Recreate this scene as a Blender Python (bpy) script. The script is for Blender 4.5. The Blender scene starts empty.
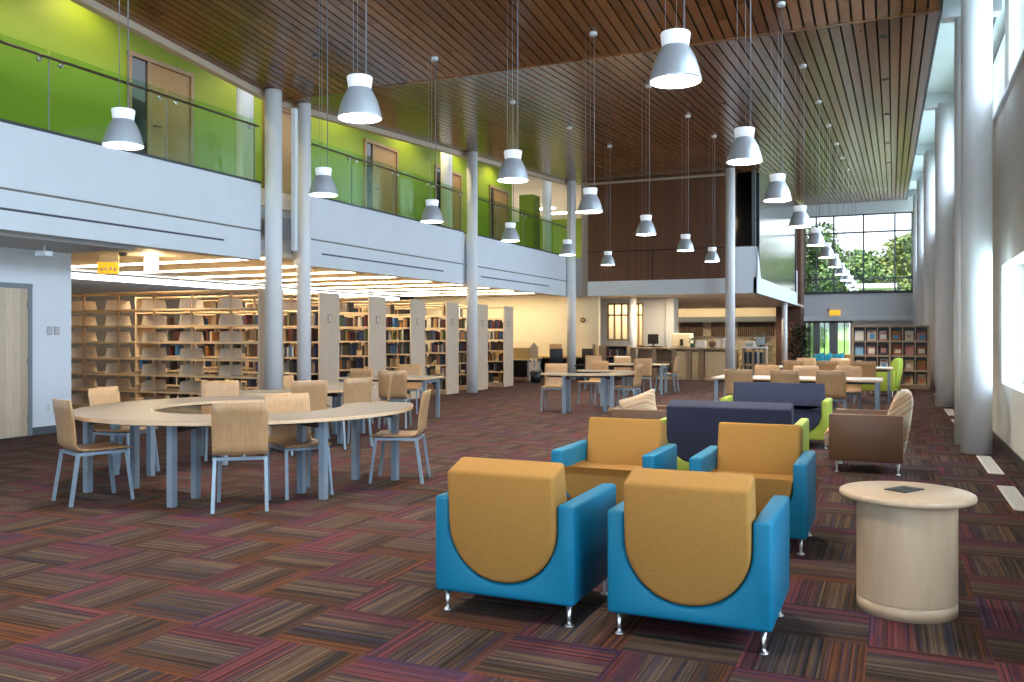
import bpy, bmesh, math, random
from mathutils import Vector, Matrix
random.seed(7)
SC = bpy.context.scene
COL = SC.collection
PI = math.pi
R = math.radians

# ------------------------------------------------------------------ materials
def new_mat(name):
    m = bpy.data.materials.new(name); m.use_nodes = True
    nt = m.node_tree
    b = nt.nodes.get('Principled BSDF')
    return m, nt, b

def setin(b, **kw):
    for k, v in kw.items():
        k = k.replace('_', ' ')
        if k in b.inputs:
            if isinstance(v, (tuple, list)) and len(v) == 3 and b.inputs[k].type == 'RGBA': v = (*v, 1)
            b.inputs[k].default_value = v

def N(nt, t, **kw):
    n = nt.nodes.new(t)
    for k, v in kw.items(): setattr(n, k, v)
    return n

def math_(nt, op, a, b=None, c=None):
    n = nt.nodes.new('ShaderNodeMath'); n.operation = op
    for i, x in enumerate((a, b, c)):
        if x is None: continue
        if isinstance(x, (int, float)): n.inputs[i].default_value = x
        else: nt.links.new(x, n.inputs[i])
    return n.outputs[0]

def ramp(nt, fac, stops, interp='LINEAR'):
    n = nt.nodes.new('ShaderNodeValToRGB'); n.color_ramp.interpolation = interp
    e = n.color_ramp.elements
    while len(e) < len(stops): e.new(0.5)
    for el, (p, c) in zip(e, stops):
        el.position = p; el.color = (*c, 1) if len(c) == 3 else c
    nt.links.new(fac, n.inputs[0]); return n.outputs[0]

def mixc(nt, fac, a, b, mode='MIX'):
    n = nt.nodes.new('ShaderNodeMix'); n.data_type = 'RGBA'; n.blend_type = mode
    for sock, x in ((n.inputs[0], fac), (n.inputs[6], a), (n.inputs[7], b)):
        if isinstance(x, (int, float)): sock.default_value = x
        elif isinstance(x, tuple): sock.default_value = (*x, 1)
        else: nt.links.new(x, sock)
    return n.outputs[2]

def plain(name, col, rough=.5, metal=0., noise=.0, nscale=40., bump=0., spec=None, var=0.):
    m, nt, b = new_mat(name)
    setin(b, Base_Color=col, Roughness=rough, Metallic=metal)
    if spec is not None: setin(b, Specular_IOR_Level=spec)
    tc = N(nt, 'ShaderNodeTexCoord')
    c = None
    if noise or bump:
        nz = N(nt, 'ShaderNodeTexNoise'); nz.inputs['Scale'].default_value = nscale; nz.inputs['Detail'].default_value = 3
        nt.links.new(tc.outputs['Object'], nz.inputs['Vector'])
        if noise:
            c = ramp(nt, nz.outputs['Fac'], [(.25, tuple(x*(1-noise) for x in col)), (.75, tuple(min(1, x*(1+noise)) for x in col))])
        if bump:
            bp = N(nt, 'ShaderNodeBump'); bp.inputs['Strength'].default_value = bump; bp.inputs['Distance'].default_value = .004
            nt.links.new(nz.outputs['Fac'], bp.inputs['Height']); nt.links.new(bp.outputs[0], b.inputs['Normal'])
    if var:
        oi = N(nt, 'ShaderNodeObjectInfo')
        f = math_(nt, 'MULTIPLY_ADD', oi.outputs['Random'], var*2, 1-var)
        mm = N(nt, 'ShaderNodeVectorMath', operation='SCALE')
        if c is not None: nt.links.new(c, mm.inputs[0])
        else: mm.inputs[0].default_value = col
        nt.links.new(f, mm.inputs['Scale']); c = mm.outputs[0]
    if c is not None: nt.links.new(c, b.inputs['Base Color'])
    return m

def wood(name, c1, c2, axis='Z', rough=.42, scale=3., stretch=14., var=.06, plank=None):
    """grain running along axis"""
    m, nt, b = new_mat(name)
    tc = N(nt, 'ShaderNodeTexCoord'); mp = N(nt, 'ShaderNodeMapping')
    s = {'X': (1, stretch, stretch), 'Y': (stretch, 1, stretch), 'Z': (stretch, stretch, 1)}[axis]
    mp.inputs['Scale'].default_value = s
    nt.links.new(tc.outputs['Object'], mp.inputs['Vector'])
    nz = N(nt, 'ShaderNodeTexNoise'); nz.inputs['Scale'].default_value = scale; nz.inputs['Detail'].default_value = 4; nz.inputs['Distortion'].default_value = .6
    nt.links.new(mp.outputs[0], nz.inputs['Vector'])
    c = ramp(nt, nz.outputs['Fac'], [(.3, c1), (.7, c2)])
    oi = N(nt, 'ShaderNodeObjectInfo')
    f = math_(nt, 'MULTIPLY_ADD', oi.outputs['Random'], var*2, 1-var)
    if plank:
        sx = N(nt, 'ShaderNodeSeparateXYZ'); nt.links.new(tc.outputs['Object'], sx.inputs[0])
        ax, w = plank
        k = math_(nt, 'FLOOR', math_(nt, 'DIVIDE', sx.outputs['XYZ'.index(ax)], w))
        wn = N(nt, 'ShaderNodeTexWhiteNoise', noise_dimensions='1D'); nt.links.new(k, wn.inputs['W'])
        f = math_(nt, 'MULTIPLY', f, math_(nt, 'MULTIPLY_ADD', wn.outputs['Value'], .3, .85))
    mm = N(nt, 'ShaderNodeVectorMath', operation='SCALE'); nt.links.new(c, mm.inputs[0]); nt.links.new(f, mm.inputs['Scale'])
    nt.links.new(mm.outputs[0], b.inputs['Base Color'])
    setin(b, Roughness=rough)
    return m

def emis(name, col, strength):
    m, nt, b = new_mat(name)
    setin(b, Base_Color=col, Emission_Color=col, Emission_Strength=strength, Roughness=.5)
    return m

def glass_pane(name, tint=(1, 1, 1), refl=.08, rough=.02, fres=.5):
    m, nt, b = new_mat(name)
    nt.nodes.remove(b)
    out = nt.nodes['Material Output']
    t = N(nt, 'ShaderNodeBsdfTransparent'); t.inputs[0].default_value = (*tint, 1)
    g = N(nt, 'ShaderNodeBsdfGlossy'); g.inputs['Roughness'].default_value = rough
    mx = N(nt, 'ShaderNodeMixShader')
    fr = N(nt, 'ShaderNodeLayerWeight'); fr.inputs['Blend'].default_value = .25
    f = math_(nt, 'MULTIPLY_ADD', fr.outputs['Fresnel'], fres, refl*.3)
    nt.links.new(f, mx.inputs[0]); nt.links.new(t.outputs[0], mx.inputs[1]); nt.links.new(g.outputs[0], mx.inputs[2])
    nt.links.new(mx.outputs[0], out.inputs[0])
    return m

def carpet_mat():
    m, nt, b = new_mat('carpet_tiles')
    T = .525
    tc = N(nt, 'ShaderNodeTexCoord'); sx = N(nt, 'ShaderNodeSeparateXYZ'); nt.links.new(tc.outputs['Object'], sx.inputs[0])
    u = math_(nt, 'DIVIDE', math_(nt, 'ADD', sx.outputs[0], 1.685), T)
    v = math_(nt, 'DIVIDE', math_(nt, 'SUBTRACT', sx.outputs[1], 3.395), T)
    i = math_(nt, 'FLOOR', u); j = math_(nt, 'FLOOR', v)
    fu = math_(nt, 'SUBTRACT', u, i); fv = math_(nt, 'SUBTRACT', v, j)
    par = math_(nt, 'FLOORED_MODULO', math_(nt, 'ADD', i, j), 2.0)
    par = math_(nt, 'GREATER_THAN', par, .5)
    fx = math_(nt, 'SUBTRACT', 1.0, fu)
    def mixf(a, bb):
        n = nt.nodes.new('ShaderNodeMix'); n.data_type = 'FLOAT'
        nt.links.new(par, n.inputs[0]); nt.links.new(a, n.inputs[2]); nt.links.new(bb, n.inputs[3]); return n.outputs[0]
    s = mixf(fv, fx); along = mixf(fu, fv)
    comb = N(nt, 'ShaderNodeCombineXYZ'); nt.links.new(i, comb.inputs[0]); nt.links.new(j, comb.inputs[1])
    wn = N(nt, 'ShaderNodeTexWhiteNoise', noise_dimensions='2D'); nt.links.new(comb.outputs[0], wn.inputs['Vector'])
    h = wn.outputs['Value']
    # broad bands: brown edge, dark, tan middle, pink edge, shifted a little for each tile
    def nse(w, scale, det=0.):
        n = N(nt, 'ShaderNodeTexNoise', noise_dimensions='1D'); n.inputs['Scale'].default_value = scale; n.inputs['Detail'].default_value = det
        nt.links.new(w, n.inputs['W']); return n.outputs['Fac']
    n1 = N(nt, 'ShaderNodeTexNoise', noise_dimensions='2D'); n1.inputs['Scale'].default_value = 1.; n1.inputs['Detail'].default_value = 1
    cv = N(nt, 'ShaderNodeCombineXYZ')
    nt.links.new(math_(nt, 'ADD', math_(nt, 'MULTIPLY', s, 9.), math_(nt, 'MULTIPLY', h, 91.)), cv.inputs[0])
    nt.links.new(math_(nt, 'MULTIPLY', along, .7), cv.inputs[1]); nt.links.new(cv.outputs[0], n1.inputs['Vector'])
    hs = N(nt, 'ShaderNodeTexWhiteNoise', noise_dimensions='1D'); nt.links.new(math_(nt, 'MULTIPLY', h, 77.7), hs.inputs['W']); h2 = hs.outputs['Value']
    s2 = math_(nt, 'ADD', s, math_(nt, 'MULTIPLY', math_(nt, 'SUBTRACT', n1.outputs['Fac'], .5), .5))
    s2 = math_(nt, 'ADD', s2, math_(nt, 'MULTIPLY', math_(nt, 'SUBTRACT', h2, .62), .34))
    base = ramp(nt, s2, [(0., (.105, .042, .020)), (.09, (.075, .037, .020)), (.20, (.034, .026, .022)), (.30, (.088, .062, .043)),
                         (.56, (.108, .082, .064)), (.67, (.060, .045, .048)), (.74, (.112, .038, .050)), (.94, (.115, .033, .040)), (1., (.068, .034, .078))])
    # crisp yarn lines
    st = math_(nt, 'FLOOR', math_(nt, 'MULTIPLY', s, 60.))
    cw = N(nt, 'ShaderNodeCombineXYZ'); nt.links.new(st, cw.inputs[0]); nt.links.new(math_(nt, 'MULTIPLY', h, 517.), cw.inputs[1])
    wl = N(nt, 'ShaderNodeTexWhiteNoise', noise_dimensions='2D'); nt.links.new(cw.outputs[0], wl.inputs['Vector'])
    sl = nse(math_(nt, 'ADD', math_(nt, 'MULTIPLY', s, 30.), math_(nt, 'MULTIPLY', h, 313.)), 1., 1.)
    n2 = N(nt, 'ShaderNodeTexNoise', noise_dimensions='2D'); n2.inputs['Scale'].default_value = 1.; n2.inputs['Detail'].default_value = 1.
    cv2 = N(nt, 'ShaderNodeCombineXYZ'); nt.links.new(math_(nt, 'MULTIPLY', s, 46.), cv2.inputs[0]); nt.links.new(math_(nt, 'ADD', math_(nt, 'MULTIPLY', along, 2.5), math_(nt, 'MULTIPLY', h, 40.)), cv2.inputs[1]); nt.links.new(cv2.outputs[0], n2.inputs['Vector'])
    lf = math_(nt, 'ADD', math_(nt, 'ADD', math_(nt, 'MULTIPLY', wl.outputs['Value'], .40), math_(nt, 'MULTIPLY', sl, .42)), math_(nt, 'MULTIPLY', n2.outputs['Fac'], .18))
    line = ramp(nt, lf, [(.30, (.30, .31, .38)), (.42, (.68, .69, .74)), (.55, (1.0, 1.0, 1.)), (.72, (1.55, 1.5, 1.4))])
    c = mixc(nt, 1., base, line, 'MULTIPLY')
    wv = N(nt, 'ShaderNodeSeparateColor'); nt.links.new(wl.outputs['Color'], wv.inputs[0])
    c = mixc(nt, math_(nt, 'MULTIPLY', math_(nt, 'GREATER_THAN', wv.outputs[1], .80), .6), c, (.030, .034, .075))
    c = mixc(nt, math_(nt, 'MULTIPLY', math_(nt, 'LESS_THAN', wv.outputs[1], .08), .5), c, (.12, .042, .024))
    nz = N(nt, 'ShaderNodeTexNoise'); nz.inputs['Scale'].default_value = 260.; nz.inputs['Detail'].default_value = 2
    nt.links.new(tc.outputs['Object'], nz.inputs['Vector'])
    fz = ramp(nt, nz.outputs['Fac'], [(.3, (.62, .62, .62)), (.7, (1.3, 1.3, 1.3))])
    c = mixc(nt, 1., c, fz, 'MULTIPLY')
    c = mixc(nt, 1., c, (.82, .735, .655), 'MULTIPLY')
    nt.links.new(c, b.inputs['Base Color'])
    setin(b, Roughness=.95, Specular_IOR_Level=.15)
    bp = N(nt, 'ShaderNodeBump'); bp.inputs['Strength'].default_value = .4; bp.inputs['Distance'].default_value = .004
    nt.links.new(nz.outputs['Fac'], bp.inputs['Height']); nt.links.new(bp.outputs[0], b.inputs['Normal'])
    return m

SLAT = .153
def slat_mat():
    m, nt, b = new_mat('ceiling_slat_wood')
    tc = N(nt, 'ShaderNodeTexCoord'); sx = N(nt, 'ShaderNodeSeparateXYZ'); nt.links.new(tc.outputs['Object'], sx.inputs[0])
    k = math_(nt, 'FLOOR', math_(nt, 'DIVIDE', math_(nt, 'SUBTRACT', .55, sx.outputs[0]), SLAT))
    wn = N(nt, 'ShaderNodeTexWhiteNoise', noise_dimensions='1D'); nt.links.new(k, wn.inputs['W'])
    seg = math_(nt, 'FLOOR', math_(nt, 'DIVIDE', math_(nt, 'ADD', sx.outputs[1], math_(nt, 'MULTIPLY', wn.outputs['Value'], 3.)), 2.9))
    cv = N(nt, 'ShaderNodeCombineXYZ'); nt.links.new(k, cv.inputs[0]); nt.links.new(seg, cv.inputs[1])
    w2 = N(nt, 'ShaderNodeTexWhiteNoise', noise_dimensions='2D'); nt.links.new(cv.outputs[0], w2.inputs['Vector'])
    mp = N(nt, 'ShaderNodeMapping'); mp.inputs['Scale'].default_value = (30, 1.2, 30); nt.links.new(tc.outputs['Object'], mp.inputs['Vector'])
    nz = N(nt, 'ShaderNodeTexNoise'); nz.inputs['Scale'].default_value = 1.; nz.inputs['Detail'].default_value = 3; nt.links.new(mp.outputs[0], nz.inputs['Vector'])
    g = math_(nt, 'ADD', math_(nt, 'MULTIPLY', w2.outputs['Value'], .6), math_(nt, 'MULTIPLY', nz.outputs['Fac'], .4))
    c = ramp(nt, g, [(.15, (.135, .047, .012)), (.5, (.19, .070, .020)), (.85, (.255, .102, .032))])
    nt.links.new(c, b.inputs['Base Color'])
    setin(b, Roughness=.2, Specular_IOR_Level=.75)
    return m

def stripe_fabric():
    m, nt, b = new_mat('striped_upholstery')
    tc = N(nt, 'ShaderNodeTexCoord'); sx = N(nt, 'ShaderNodeSeparateXYZ'); nt.links.new(tc.outputs['Object'], sx.inputs[0])
    w = math_(nt, 'ADD', math_(nt, 'MULTIPLY', sx.outputs[2], 1.), math_(nt, 'MULTIPLY', sx.outputs[1], .75))
    n = N(nt, 'ShaderNodeTexNoise', noise_dimensions='1D'); n.inputs['Scale'].default_value = 34.; n.inputs['Detail'].default_value = 0
    nt.links.new(w, n.inputs['W'])
    c = ramp(nt, n.outputs['Fac'], [(.0, (.34, .20, .11)), (.36, (.50, .36, .23)), (.46, (.58, .47, .33)), (.52, (.30, .33, .30)), (.57, (.62, .52, .38)), (.66, (.42, .24, .12))], 'CONSTANT')
    nt.links.new(c, b.inputs['Base Color']); setin(b, Roughness=.9)
    return m

def brick_mat():
    m, nt, b = new_mat('brown_brick')
    tc = N(nt, 'ShaderNodeTexCoord')
    mp = N(nt, 'ShaderNodeMapping'); mp.inputs['Rotation'].default_value = (R(90), 0, 0)
    nt.links.new(tc.outputs['Object'], mp.inputs['Vector'])
    bt = N(nt, 'ShaderNodeTexBrick'); bt.inputs['Scale'].default_value = 4.
    bt.inputs['Color1'].default_value = (.16, .06, .03, 1); bt.inputs['Color2'].default_value = (.09, .035, .02, 1); bt.inputs['Mortar'].default_value = (.10, .075, .06, 1)
    nt.links.new(mp.outputs[0], bt.inputs['Vector']); nt.links.new(bt.outputs[0], b.inputs['Base Color']); setin(b, Roughness=.85)
    return m

def magazine_cover():
    m, nt, b = new_mat('printed_cover')
    tc = N(nt, 'ShaderNodeTexCoord'); oi = N(nt, 'ShaderNodeObjectInfo')
    nz = N(nt, 'ShaderNodeTexNoise', noise_dimensions='4D'); nz.inputs['Scale'].default_value = 9.; nz.inputs['Detail'].default_value = 1
    nt.links.new(tc.outputs['Object'], nz.inputs['Vector']); nt.links.new(math_(nt, 'MULTIPLY', oi.outputs['Random'], 60.), nz.inputs['W'])
    hs = N(nt, 'ShaderNodeHueSaturation'); hs.inputs['Saturation'].default_value = .8
    sp = N(nt, 'ShaderNodeSeparateColor'); nt.links.new(nz.outputs['Color'], sp.inputs[0])
    c1 = ramp(nt, sp.outputs[0], [(.32, (.10, .09, .09)), (.40, (.62, .48, .34)), (.52, (.80, .72, .60)), (.60, (.48, .20, .09)), (.66, (.08, .36, .60))])
    nt.links.new(c1, hs.inputs['Color']); nt.links.new(hs.outputs[0], b.inputs['Base Color']); setin(b, Roughness=.35)
    return m

def leaf_mat(name, c1, c2):
    m, nt, b = new_mat(name)
    tc = N(nt, 'ShaderNodeTexCoord')
    nz = N(nt, 'ShaderNodeTexNoise'); nz.inputs['Scale'].default_value = 1.3; nz.inputs['Detail'].default_value = 4
    nt.links.new(tc.outputs['Object'], nz.inputs['Vector'])
    nt.links.new(ramp(nt, nz.outputs['Fac'], [(.3, c1), (.7, c2)]), b.inputs['Base Color'])
    setin(b, Roughness=.6)
    return m

M = {}
M['carpet'] = carpet_mat()
M['slat'] = slat_mat()
M['slat_back'] = plain('ceiling_void_black', (.012, .009, .008), .9)
M['white'] = plain('painted_white', (.80, .84, .88), .6, noise=.02, nscale=2)
M['offwhite'] = plain('painted_warm_white', (.72, .69, .63), .65, noise=.02, nscale=2)
M['graywall'] = plain('painted_gray', (.47, .47, .47), .6, noise=.02, nscale=2)
M['cream'] = plain('painted_cream', (.78, .68, .48), .65, noise=.02, nscale=2)
M['green'] = plain('painted_lime_green', (.175, .245, .005), .6, noise=.04, nscale=1.5)
M['column'] = plain('column_white_paint', (.88, .88, .88), .45, noise=.015, nscale=3)
M['groove'] = plain('shadow_gap', (.18, .17, .15), .7)
M['slot'] = plain('slot_diffuser_dark', (.05, .06, .08), .5)
M['maple'] = wood('maple_veneer', (.50, .345, .21), (.60, .44, .285), 'Z', .38)
M['maple_h'] = wood('maple_veneer_horizontal', (.50, .345, .21), (.60, .44, .285), 'X', .38)
M['maple_pale'] = wood('maple_end_panel', (.60, .45, .31), (.70, .55, .40), 'Z', .5)
M['maple_drum'] = wood('maple_drum', (.50, .355, .225), (.57, .42, .28), 'Z', .3, scale=2, stretch=7, var=0)
M['shelfwood'] = wood('shelf_maple', (.64, .48, .29), (.74, .57, .37), 'X', .45)
M['plywood'] = wood('beech_plywood', (.38, .225, .105), (.47, .30, .155), 'Z', .30, scale=4)
M['plywood_seat'] = wood('beech_plywood_seat', (.34, .19, .085), (.44, .26, .13), 'Y', .30, scale=4)
M['laminate'] = plain('table_laminate', (.185, .158, .130), .38, noise=.05, nscale=60)
M['edge'] = wood('table_edge_band', (.60, .44, .27), (.68, .52, .34), 'X', .4)
M['bluegray'] = plain('blue_gray_powdercoat', (.25, .325, .40), .38, metal=.25)
M['darksteel'] = plain('dark_steel', (.05, .05, .055), .45, metal=.6)
M['chrome'] = plain('chrome', (.62, .63, .65), .28, metal=1.)
M['alum'] = plain('brushed_aluminium', (.60, .64, .69), .34, metal=.5)
M['neck'] = emis('lamp_neck_translucent', (.86, .88, .9), .22)
M['capwhite'] = plain('canopy_white', (.8, .8, .8), .4)
M['rail'] = plain('dark_bronze_handrail', (.10, .07, .05), .4, metal=.3)
M['cable'] = plain('steel_cable', (.30, .29, .28), .4, metal=.6)
M['cord'] = plain('gray_power_cord', (.20, .19, .19), .5)
M['lens'] = emis('lamp_lens_glow', (1., .94, .84), 26.)
M['blue'] = plain('turquoise_vinyl', (.002, .155, .280), .5, noise=.04, nscale=6, bump=.03, spec=.3)
M['mustard'] = plain('mustard_fabric', (.33, .165, .032), .9, noise=.16, nscale=160, bump=.35)
M['navy'] = plain('navy_fabric', (.028, .034, .070), .9, noise=.25, nscale=160, bump=.35)
M['lime'] = plain('lime_vinyl', (.36, .44, .05), .42, noise=.04, nscale=6)
M['brown'] = plain('brown_vinyl', (.15, .077, .042), .45, noise=.1, nscale=90)
M['stripe'] = stripe_fabric()
M['teal'] = plain('teal_cushion_fabric', (.01, .20, .30), .85, noise=.1, nscale=60)
M['tan_sofa'] = plain('tan_vinyl', (.27, .13, .045), .5, noise=.05, nscale=40)
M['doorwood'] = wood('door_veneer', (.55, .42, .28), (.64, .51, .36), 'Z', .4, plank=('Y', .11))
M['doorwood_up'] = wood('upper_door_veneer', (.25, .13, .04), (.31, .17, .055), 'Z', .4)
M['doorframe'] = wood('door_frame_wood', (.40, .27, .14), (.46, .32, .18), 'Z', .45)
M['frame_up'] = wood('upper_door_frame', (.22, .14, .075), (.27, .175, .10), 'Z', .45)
M['grayframe'] = plain('gray_steel_frame', (.22, .24, .26), .45)
M['darkglass'] = plain('dark_interior_glass', (.02, .028, .035), .06, spec=.8)
M['base'] = plain('rubber_base_gray', (.085, .095, .115), .6)
M['base_brown'] = plain('rubber_base_brown', (.06, .045, .04), .6)
M['panelwood'] = wood('dark_wood_panelling', (.13, .046, .018), (.17, .066, .026), 'Z', .4, plank=('X', .1), var=0)
M['trimwood'] = plain('pale_wood_trim', (.50, .40, .30), .5)
M['vent'] = plain('vent_white_metal', (.66, .63, .58), .5)
M['soffit'] = plain('tan_wood_soffit', (.70, .58, .46), .45, noise=.1, nscale=8)
M['stackceil'] = plain('stacks_ceiling_tan', (.66, .60, .50), .6)
M['strip'] = emis('linear_lamp_glow', (1., .84, .60), 11.)
M['farwall'] = plain('painted_pale_gray', (.64, .66, .69), .6)
M['darkwall'] = plain('dark_far_wall', (.035, .033, .035), .8)
M['bracket'] = wood('bracket_pale_maple', (.58, .47, .34), (.66, .55, .42), 'Z', .5)
M['strip_white'] = emis('white_linear_lamp_glow', (.92, .97, 1.), 3.)
M['warmlamp'] = emis('warm_lamp_glow', (1., .78, .45), 18.)
M['bulb'] = emis('bulb_glow', (1., .80, .5), 12.)
M['amber'] = emis('amber_sign_glow', (.95, .50, .03), .55)
M['paleplastic'] = plain('pale_plastic', (.62, .60, .55), .4)
M['blackplastic'] = plain('black_plastic', (.013, .013, .015), .4)
M['grayplastic'] = plain('gray_plastic', (.17, .17, .18), .45)
M['screen'] = plain('dark_screen', (.02, .018, .018), .15)
M['paper'] = plain('white_paper', (.75, .76, .78), .7)
M['glass'] = glass_pane('clear_window_glass')
M['railglass'] = glass_pane('railing_glass', (.80, .93, .80), .03, fres=.12)
M['mullion'] = plain('window_mullion', (.10, .11, .12), .45, metal=.3)
M['whiteframe'] = plain('white_window_frame', (.70, .72, .74), .5)
M['mesh_metal'] = plain('brushed_metal_screen', (.52, .53, .54), .17, metal=1., noise=.05, nscale=30)
M['brick'] = brick_mat()
M['cover'] = magazine_cover()
M['curtain'] = wood('brown_striped_blind', (.12, .075, .045), (.26, .18, .12), 'Z', .8, scale=6, stretch=5)
M['lawn'] = leaf_mat('mown_lawn', (.09, .20, .04), (.12, .25, .055))
M['leaf_a'] = leaf_mat('tree_leaves_green', (.02, .06, .014), (.09, .17, .03))
M['leaf_b'] = leaf_mat('tree_leaves_mixed', (.035, .10, .02), (.14, .16, .035))
M['plantleaf'] = leaf_mat('indoor_plant_leaves', (.008, .018, .006), (.03, .055, .012))
M['bark'] = plain('bark', (.07, .05, .035), .9, noise=.3, nscale=12)
M['path'] = plain('concrete_path', (.55, .54, .51), .85, noise=.06, nscale=3)
M['roofgray'] = plain('roof_pale', (.45, .47, .5), .7)
M['doorgray'] = plain('glass_door_frame', (.24, .24, .25), .4, metal=.4)
M['counterwood'] = wood('counter_maple', (.72, .51, .27), (.80, .60, .35), 'Z', .4, var=0)
M['countertop'] = wood('counter_top_wood', (.42, .27, .145), (.50, .34, .19), 'X', .3, var=0)
M['post'] = wood('counter_post_wood', (.34, .22, .12), (.40, .27, .16), 'Z', .4)
M['carrel'] = wood('carrel_golden_wood', (.56, .37, .13), (.66, .46, .19), 'X', .4, var=0)
M['terracotta'] = plain('brown_planter', (.10, .05, .03), .7)
M['greenpot'] = plain('green_pot', (.03, .16, .09), .5)
M['magwood'] = wood('magazine_rack_wood', (.40, .28, .18), (.48, .35, .23), 'X', .45, var=0)

# ------------------------------------------------------------------ mesh building
class MB:
    def __init__(s): s.bm = bmesh.new()
    def box(s, x0, x1, y0, y1, z0, z1, rot=0., bev=0.):
        t = bmesh.new(); bmesh.ops.create_cube(t, size=1)
        bmesh.ops.scale(t, vec=(abs(x1-x0), abs(y1-y0), abs(z1-z0)), verts=t.verts)
        if bev: bmesh.ops.bevel(t, geom=t.edges[:], offset=bev, segments=2, profile=.5, affect='EDGES')
        if rot: bmesh.ops.rotate(t, cent=(0, 0, 0), matrix=Matrix.Rotation(rot, 3, 'Z'), verts=t.verts)
        bmesh.ops.translate(t, vec=((x0+x1)/2, (y0+y1)/2, (z0+z1)/2), verts=t.verts)
        s.merge(t); return s
    def merge(s, t):
        me = bpy.data.meshes.new('tmp'); t.to_mesh(me); t.free(); s.bm.from_mesh(me); bpy.data.meshes.remove(me)
    def cyl(s, p, q, r0, r1=None, n=14, caps=True):
        p = Vector(p); q = Vector(q); r1 = r0 if r1 is None else r1
        d = q-p; L = d.length
        t = bmesh.new(); bmesh.ops.create_cone(t, cap_ends=caps, segments=n, radius1=r0, radius2=r1, depth=L)
        bmesh.ops.rotate(t, cent=(0, 0, 0), matrix=d.to_track_quat('Z', 'Y').to_matrix(), verts=t.verts)
        bmesh.ops.translate(t, vec=(p+q)/2, verts=t.verts)
        for f in t.faces: f.smooth = len(f.verts) == 4
        s.merge(t); return s
    def bar(s, p, q, w, h=None):
        """square tube from p to q"""
        h = w if h is None else h
        p = Vector(p); q = Vector(q); d = q-p
        t = bmesh.new(); bmesh.ops.create_cube(t, size=1); bmesh.ops.scale(t, vec=(w, h, d.length), verts=t.verts)
        bmesh.ops.rotate(t, cent=(0, 0, 0), matrix=d.to_track_quat('Z', 'Y').to_matrix(), verts=t.verts)
        bmesh.ops.translate(t, vec=(p+q)/2, verts=t.verts)
        s.merge(t); return s
    def lathe(s, prof, c=(0, 0, 0), n=28):
        rings = []
        for r, z in prof:
            rings.append([s.bm.verts.new((c[0]+r*math.cos(2*PI*k/n), c[1]+r*math.sin(2*PI*k/n), c[2]+z)) for k in range(n)] if r > 1e-6 else [s.bm.verts.new((c[0], c[1], c[2]+z))])
        for a, b in zip(rings, rings[1:]):
            for k in range(n):
                k2 = (k+1) % n
                if len(a) == 1 and len(b) == 1: continue
                if len(a) == 1: f = s.bm.faces.new((a[0], b[k2], b[k]))
                elif len(b) == 1: f = s.bm.faces.new((a[k], a[k2], b[0]))
                else: f = s.bm.faces.new((a[k], a[k2], b[k2], b[k]))
                f.smooth = True
        return s
    def prism(s, pts, axis, a, b, bev=0., seg=2):
        """closed 2D outline extruded along axis between a and b. axis 'Y': pts (x,z); 'Z': pts (x,y); 'X': pts (y,z)"""
        t = bmesh.new()
        mk = {'Y': lambda p, w: (p[0], w, p[1]), 'Z': lambda p, w: (p[0], p[1], w), 'X': lambda p, w: (w, p[0], p[1])}[axis]
        va = [t.verts.new(mk(p, a)) for p in pts]; vb = [t.verts.new(mk(p, b)) for p in pts]
        n = len(pts)
        fa = t.faces.new(va); fb = t.faces.new(vb[::-1])
        for k in range(n): t.faces.new((va[k], vb[k], vb[(k+1) % n], va[(k+1) % n]))
        bmesh.ops.recalc_face_normals(t, faces=t.faces)
        if bev:
            es = [e for e in t.edges if e.calc_face_angle(0) > R(40)]
            bmesh.ops.bevel(t, geom=es, offset=bev, segments=seg, profile=.5, affect='EDGES', clamp_overlap=True)
        bmesh.ops.triangulate(t, faces=[f for f in t.faces if len(f.verts) > 4])
        s.merge(t); return s
    def build(s, name, mat, parent=None, smooth=False, loc=None):
        bmesh.ops.recalc_face_normals(s.bm, faces=s.bm.faces)
        me = bpy.data.meshes.new(name); s.bm.to_mesh(me); s.bm.free()
        me.materials.append(mat)
        if smooth:
            for p in me.polygons: p.use_smooth = True
            try: me.set_sharp_from_angle(angle=R(40))
            except Exception: pass
        o = bpy.data.objects.new(name, me); COL.objects.link(o)
        if parent is not None: o.parent = parent
        if loc is not None: o.location = loc
        return o

def tag(o, label, cat, group=None, kind=None):
    o['label'] = label; o['category'] = cat
    if group: o['group'] = group
    if kind: o['kind'] = kind
    return o
def thing(name, label, cat, loc=(0, 0, 0), rz=0., group=None):
    o = bpy.data.objects.new(name, None); COL.objects.link(o); o.empty_display_size = .1
    o.location = loc; o.rotation_euler = (0, 0, rz)
    return tag(o, label, cat, group)
def struct(name, mb, mat, parent=None, smooth=False, label=None):
    o = mb.build(name, mat, parent, smooth)
    if parent is None: o['kind'] = 'structure'
    if label: o['label'] = label
    return o
KIDS = {}
def children_of(o):
    return [c for c in COL.objects if c.parent == o]
def dup(o, loc=None, rz=None, label=None, group=None):
    """copy a thing, its parts and sub-parts (mesh data shared)"""
    if o.name not in KIDS:
        KIDS[o.name] = [(c, children_of(c)) for c in children_of(o)]
    r = o.copy(); COL.objects.link(r)
    if loc is not None: r.location = loc
    if rz is not None: r.rotation_euler = (0, 0, rz)
    if label: r['label'] = label
    if group: r['group'] = group
    for c, gs in KIDS[o.name]:
        d = c.copy(); COL.objects.link(d); d.parent = r
        for g in gs:
            e = g.copy(); COL.objects.link(e); e.parent = d
    return r
def bevmod(o, w=.01, seg=2):
    m = o.modifiers.new('edge_rounding', 'BEVEL'); m.width = w; m.segments = seg; m.limit_method = 'ANGLE'; m.angle_limit = R(35)
    return o

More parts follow.
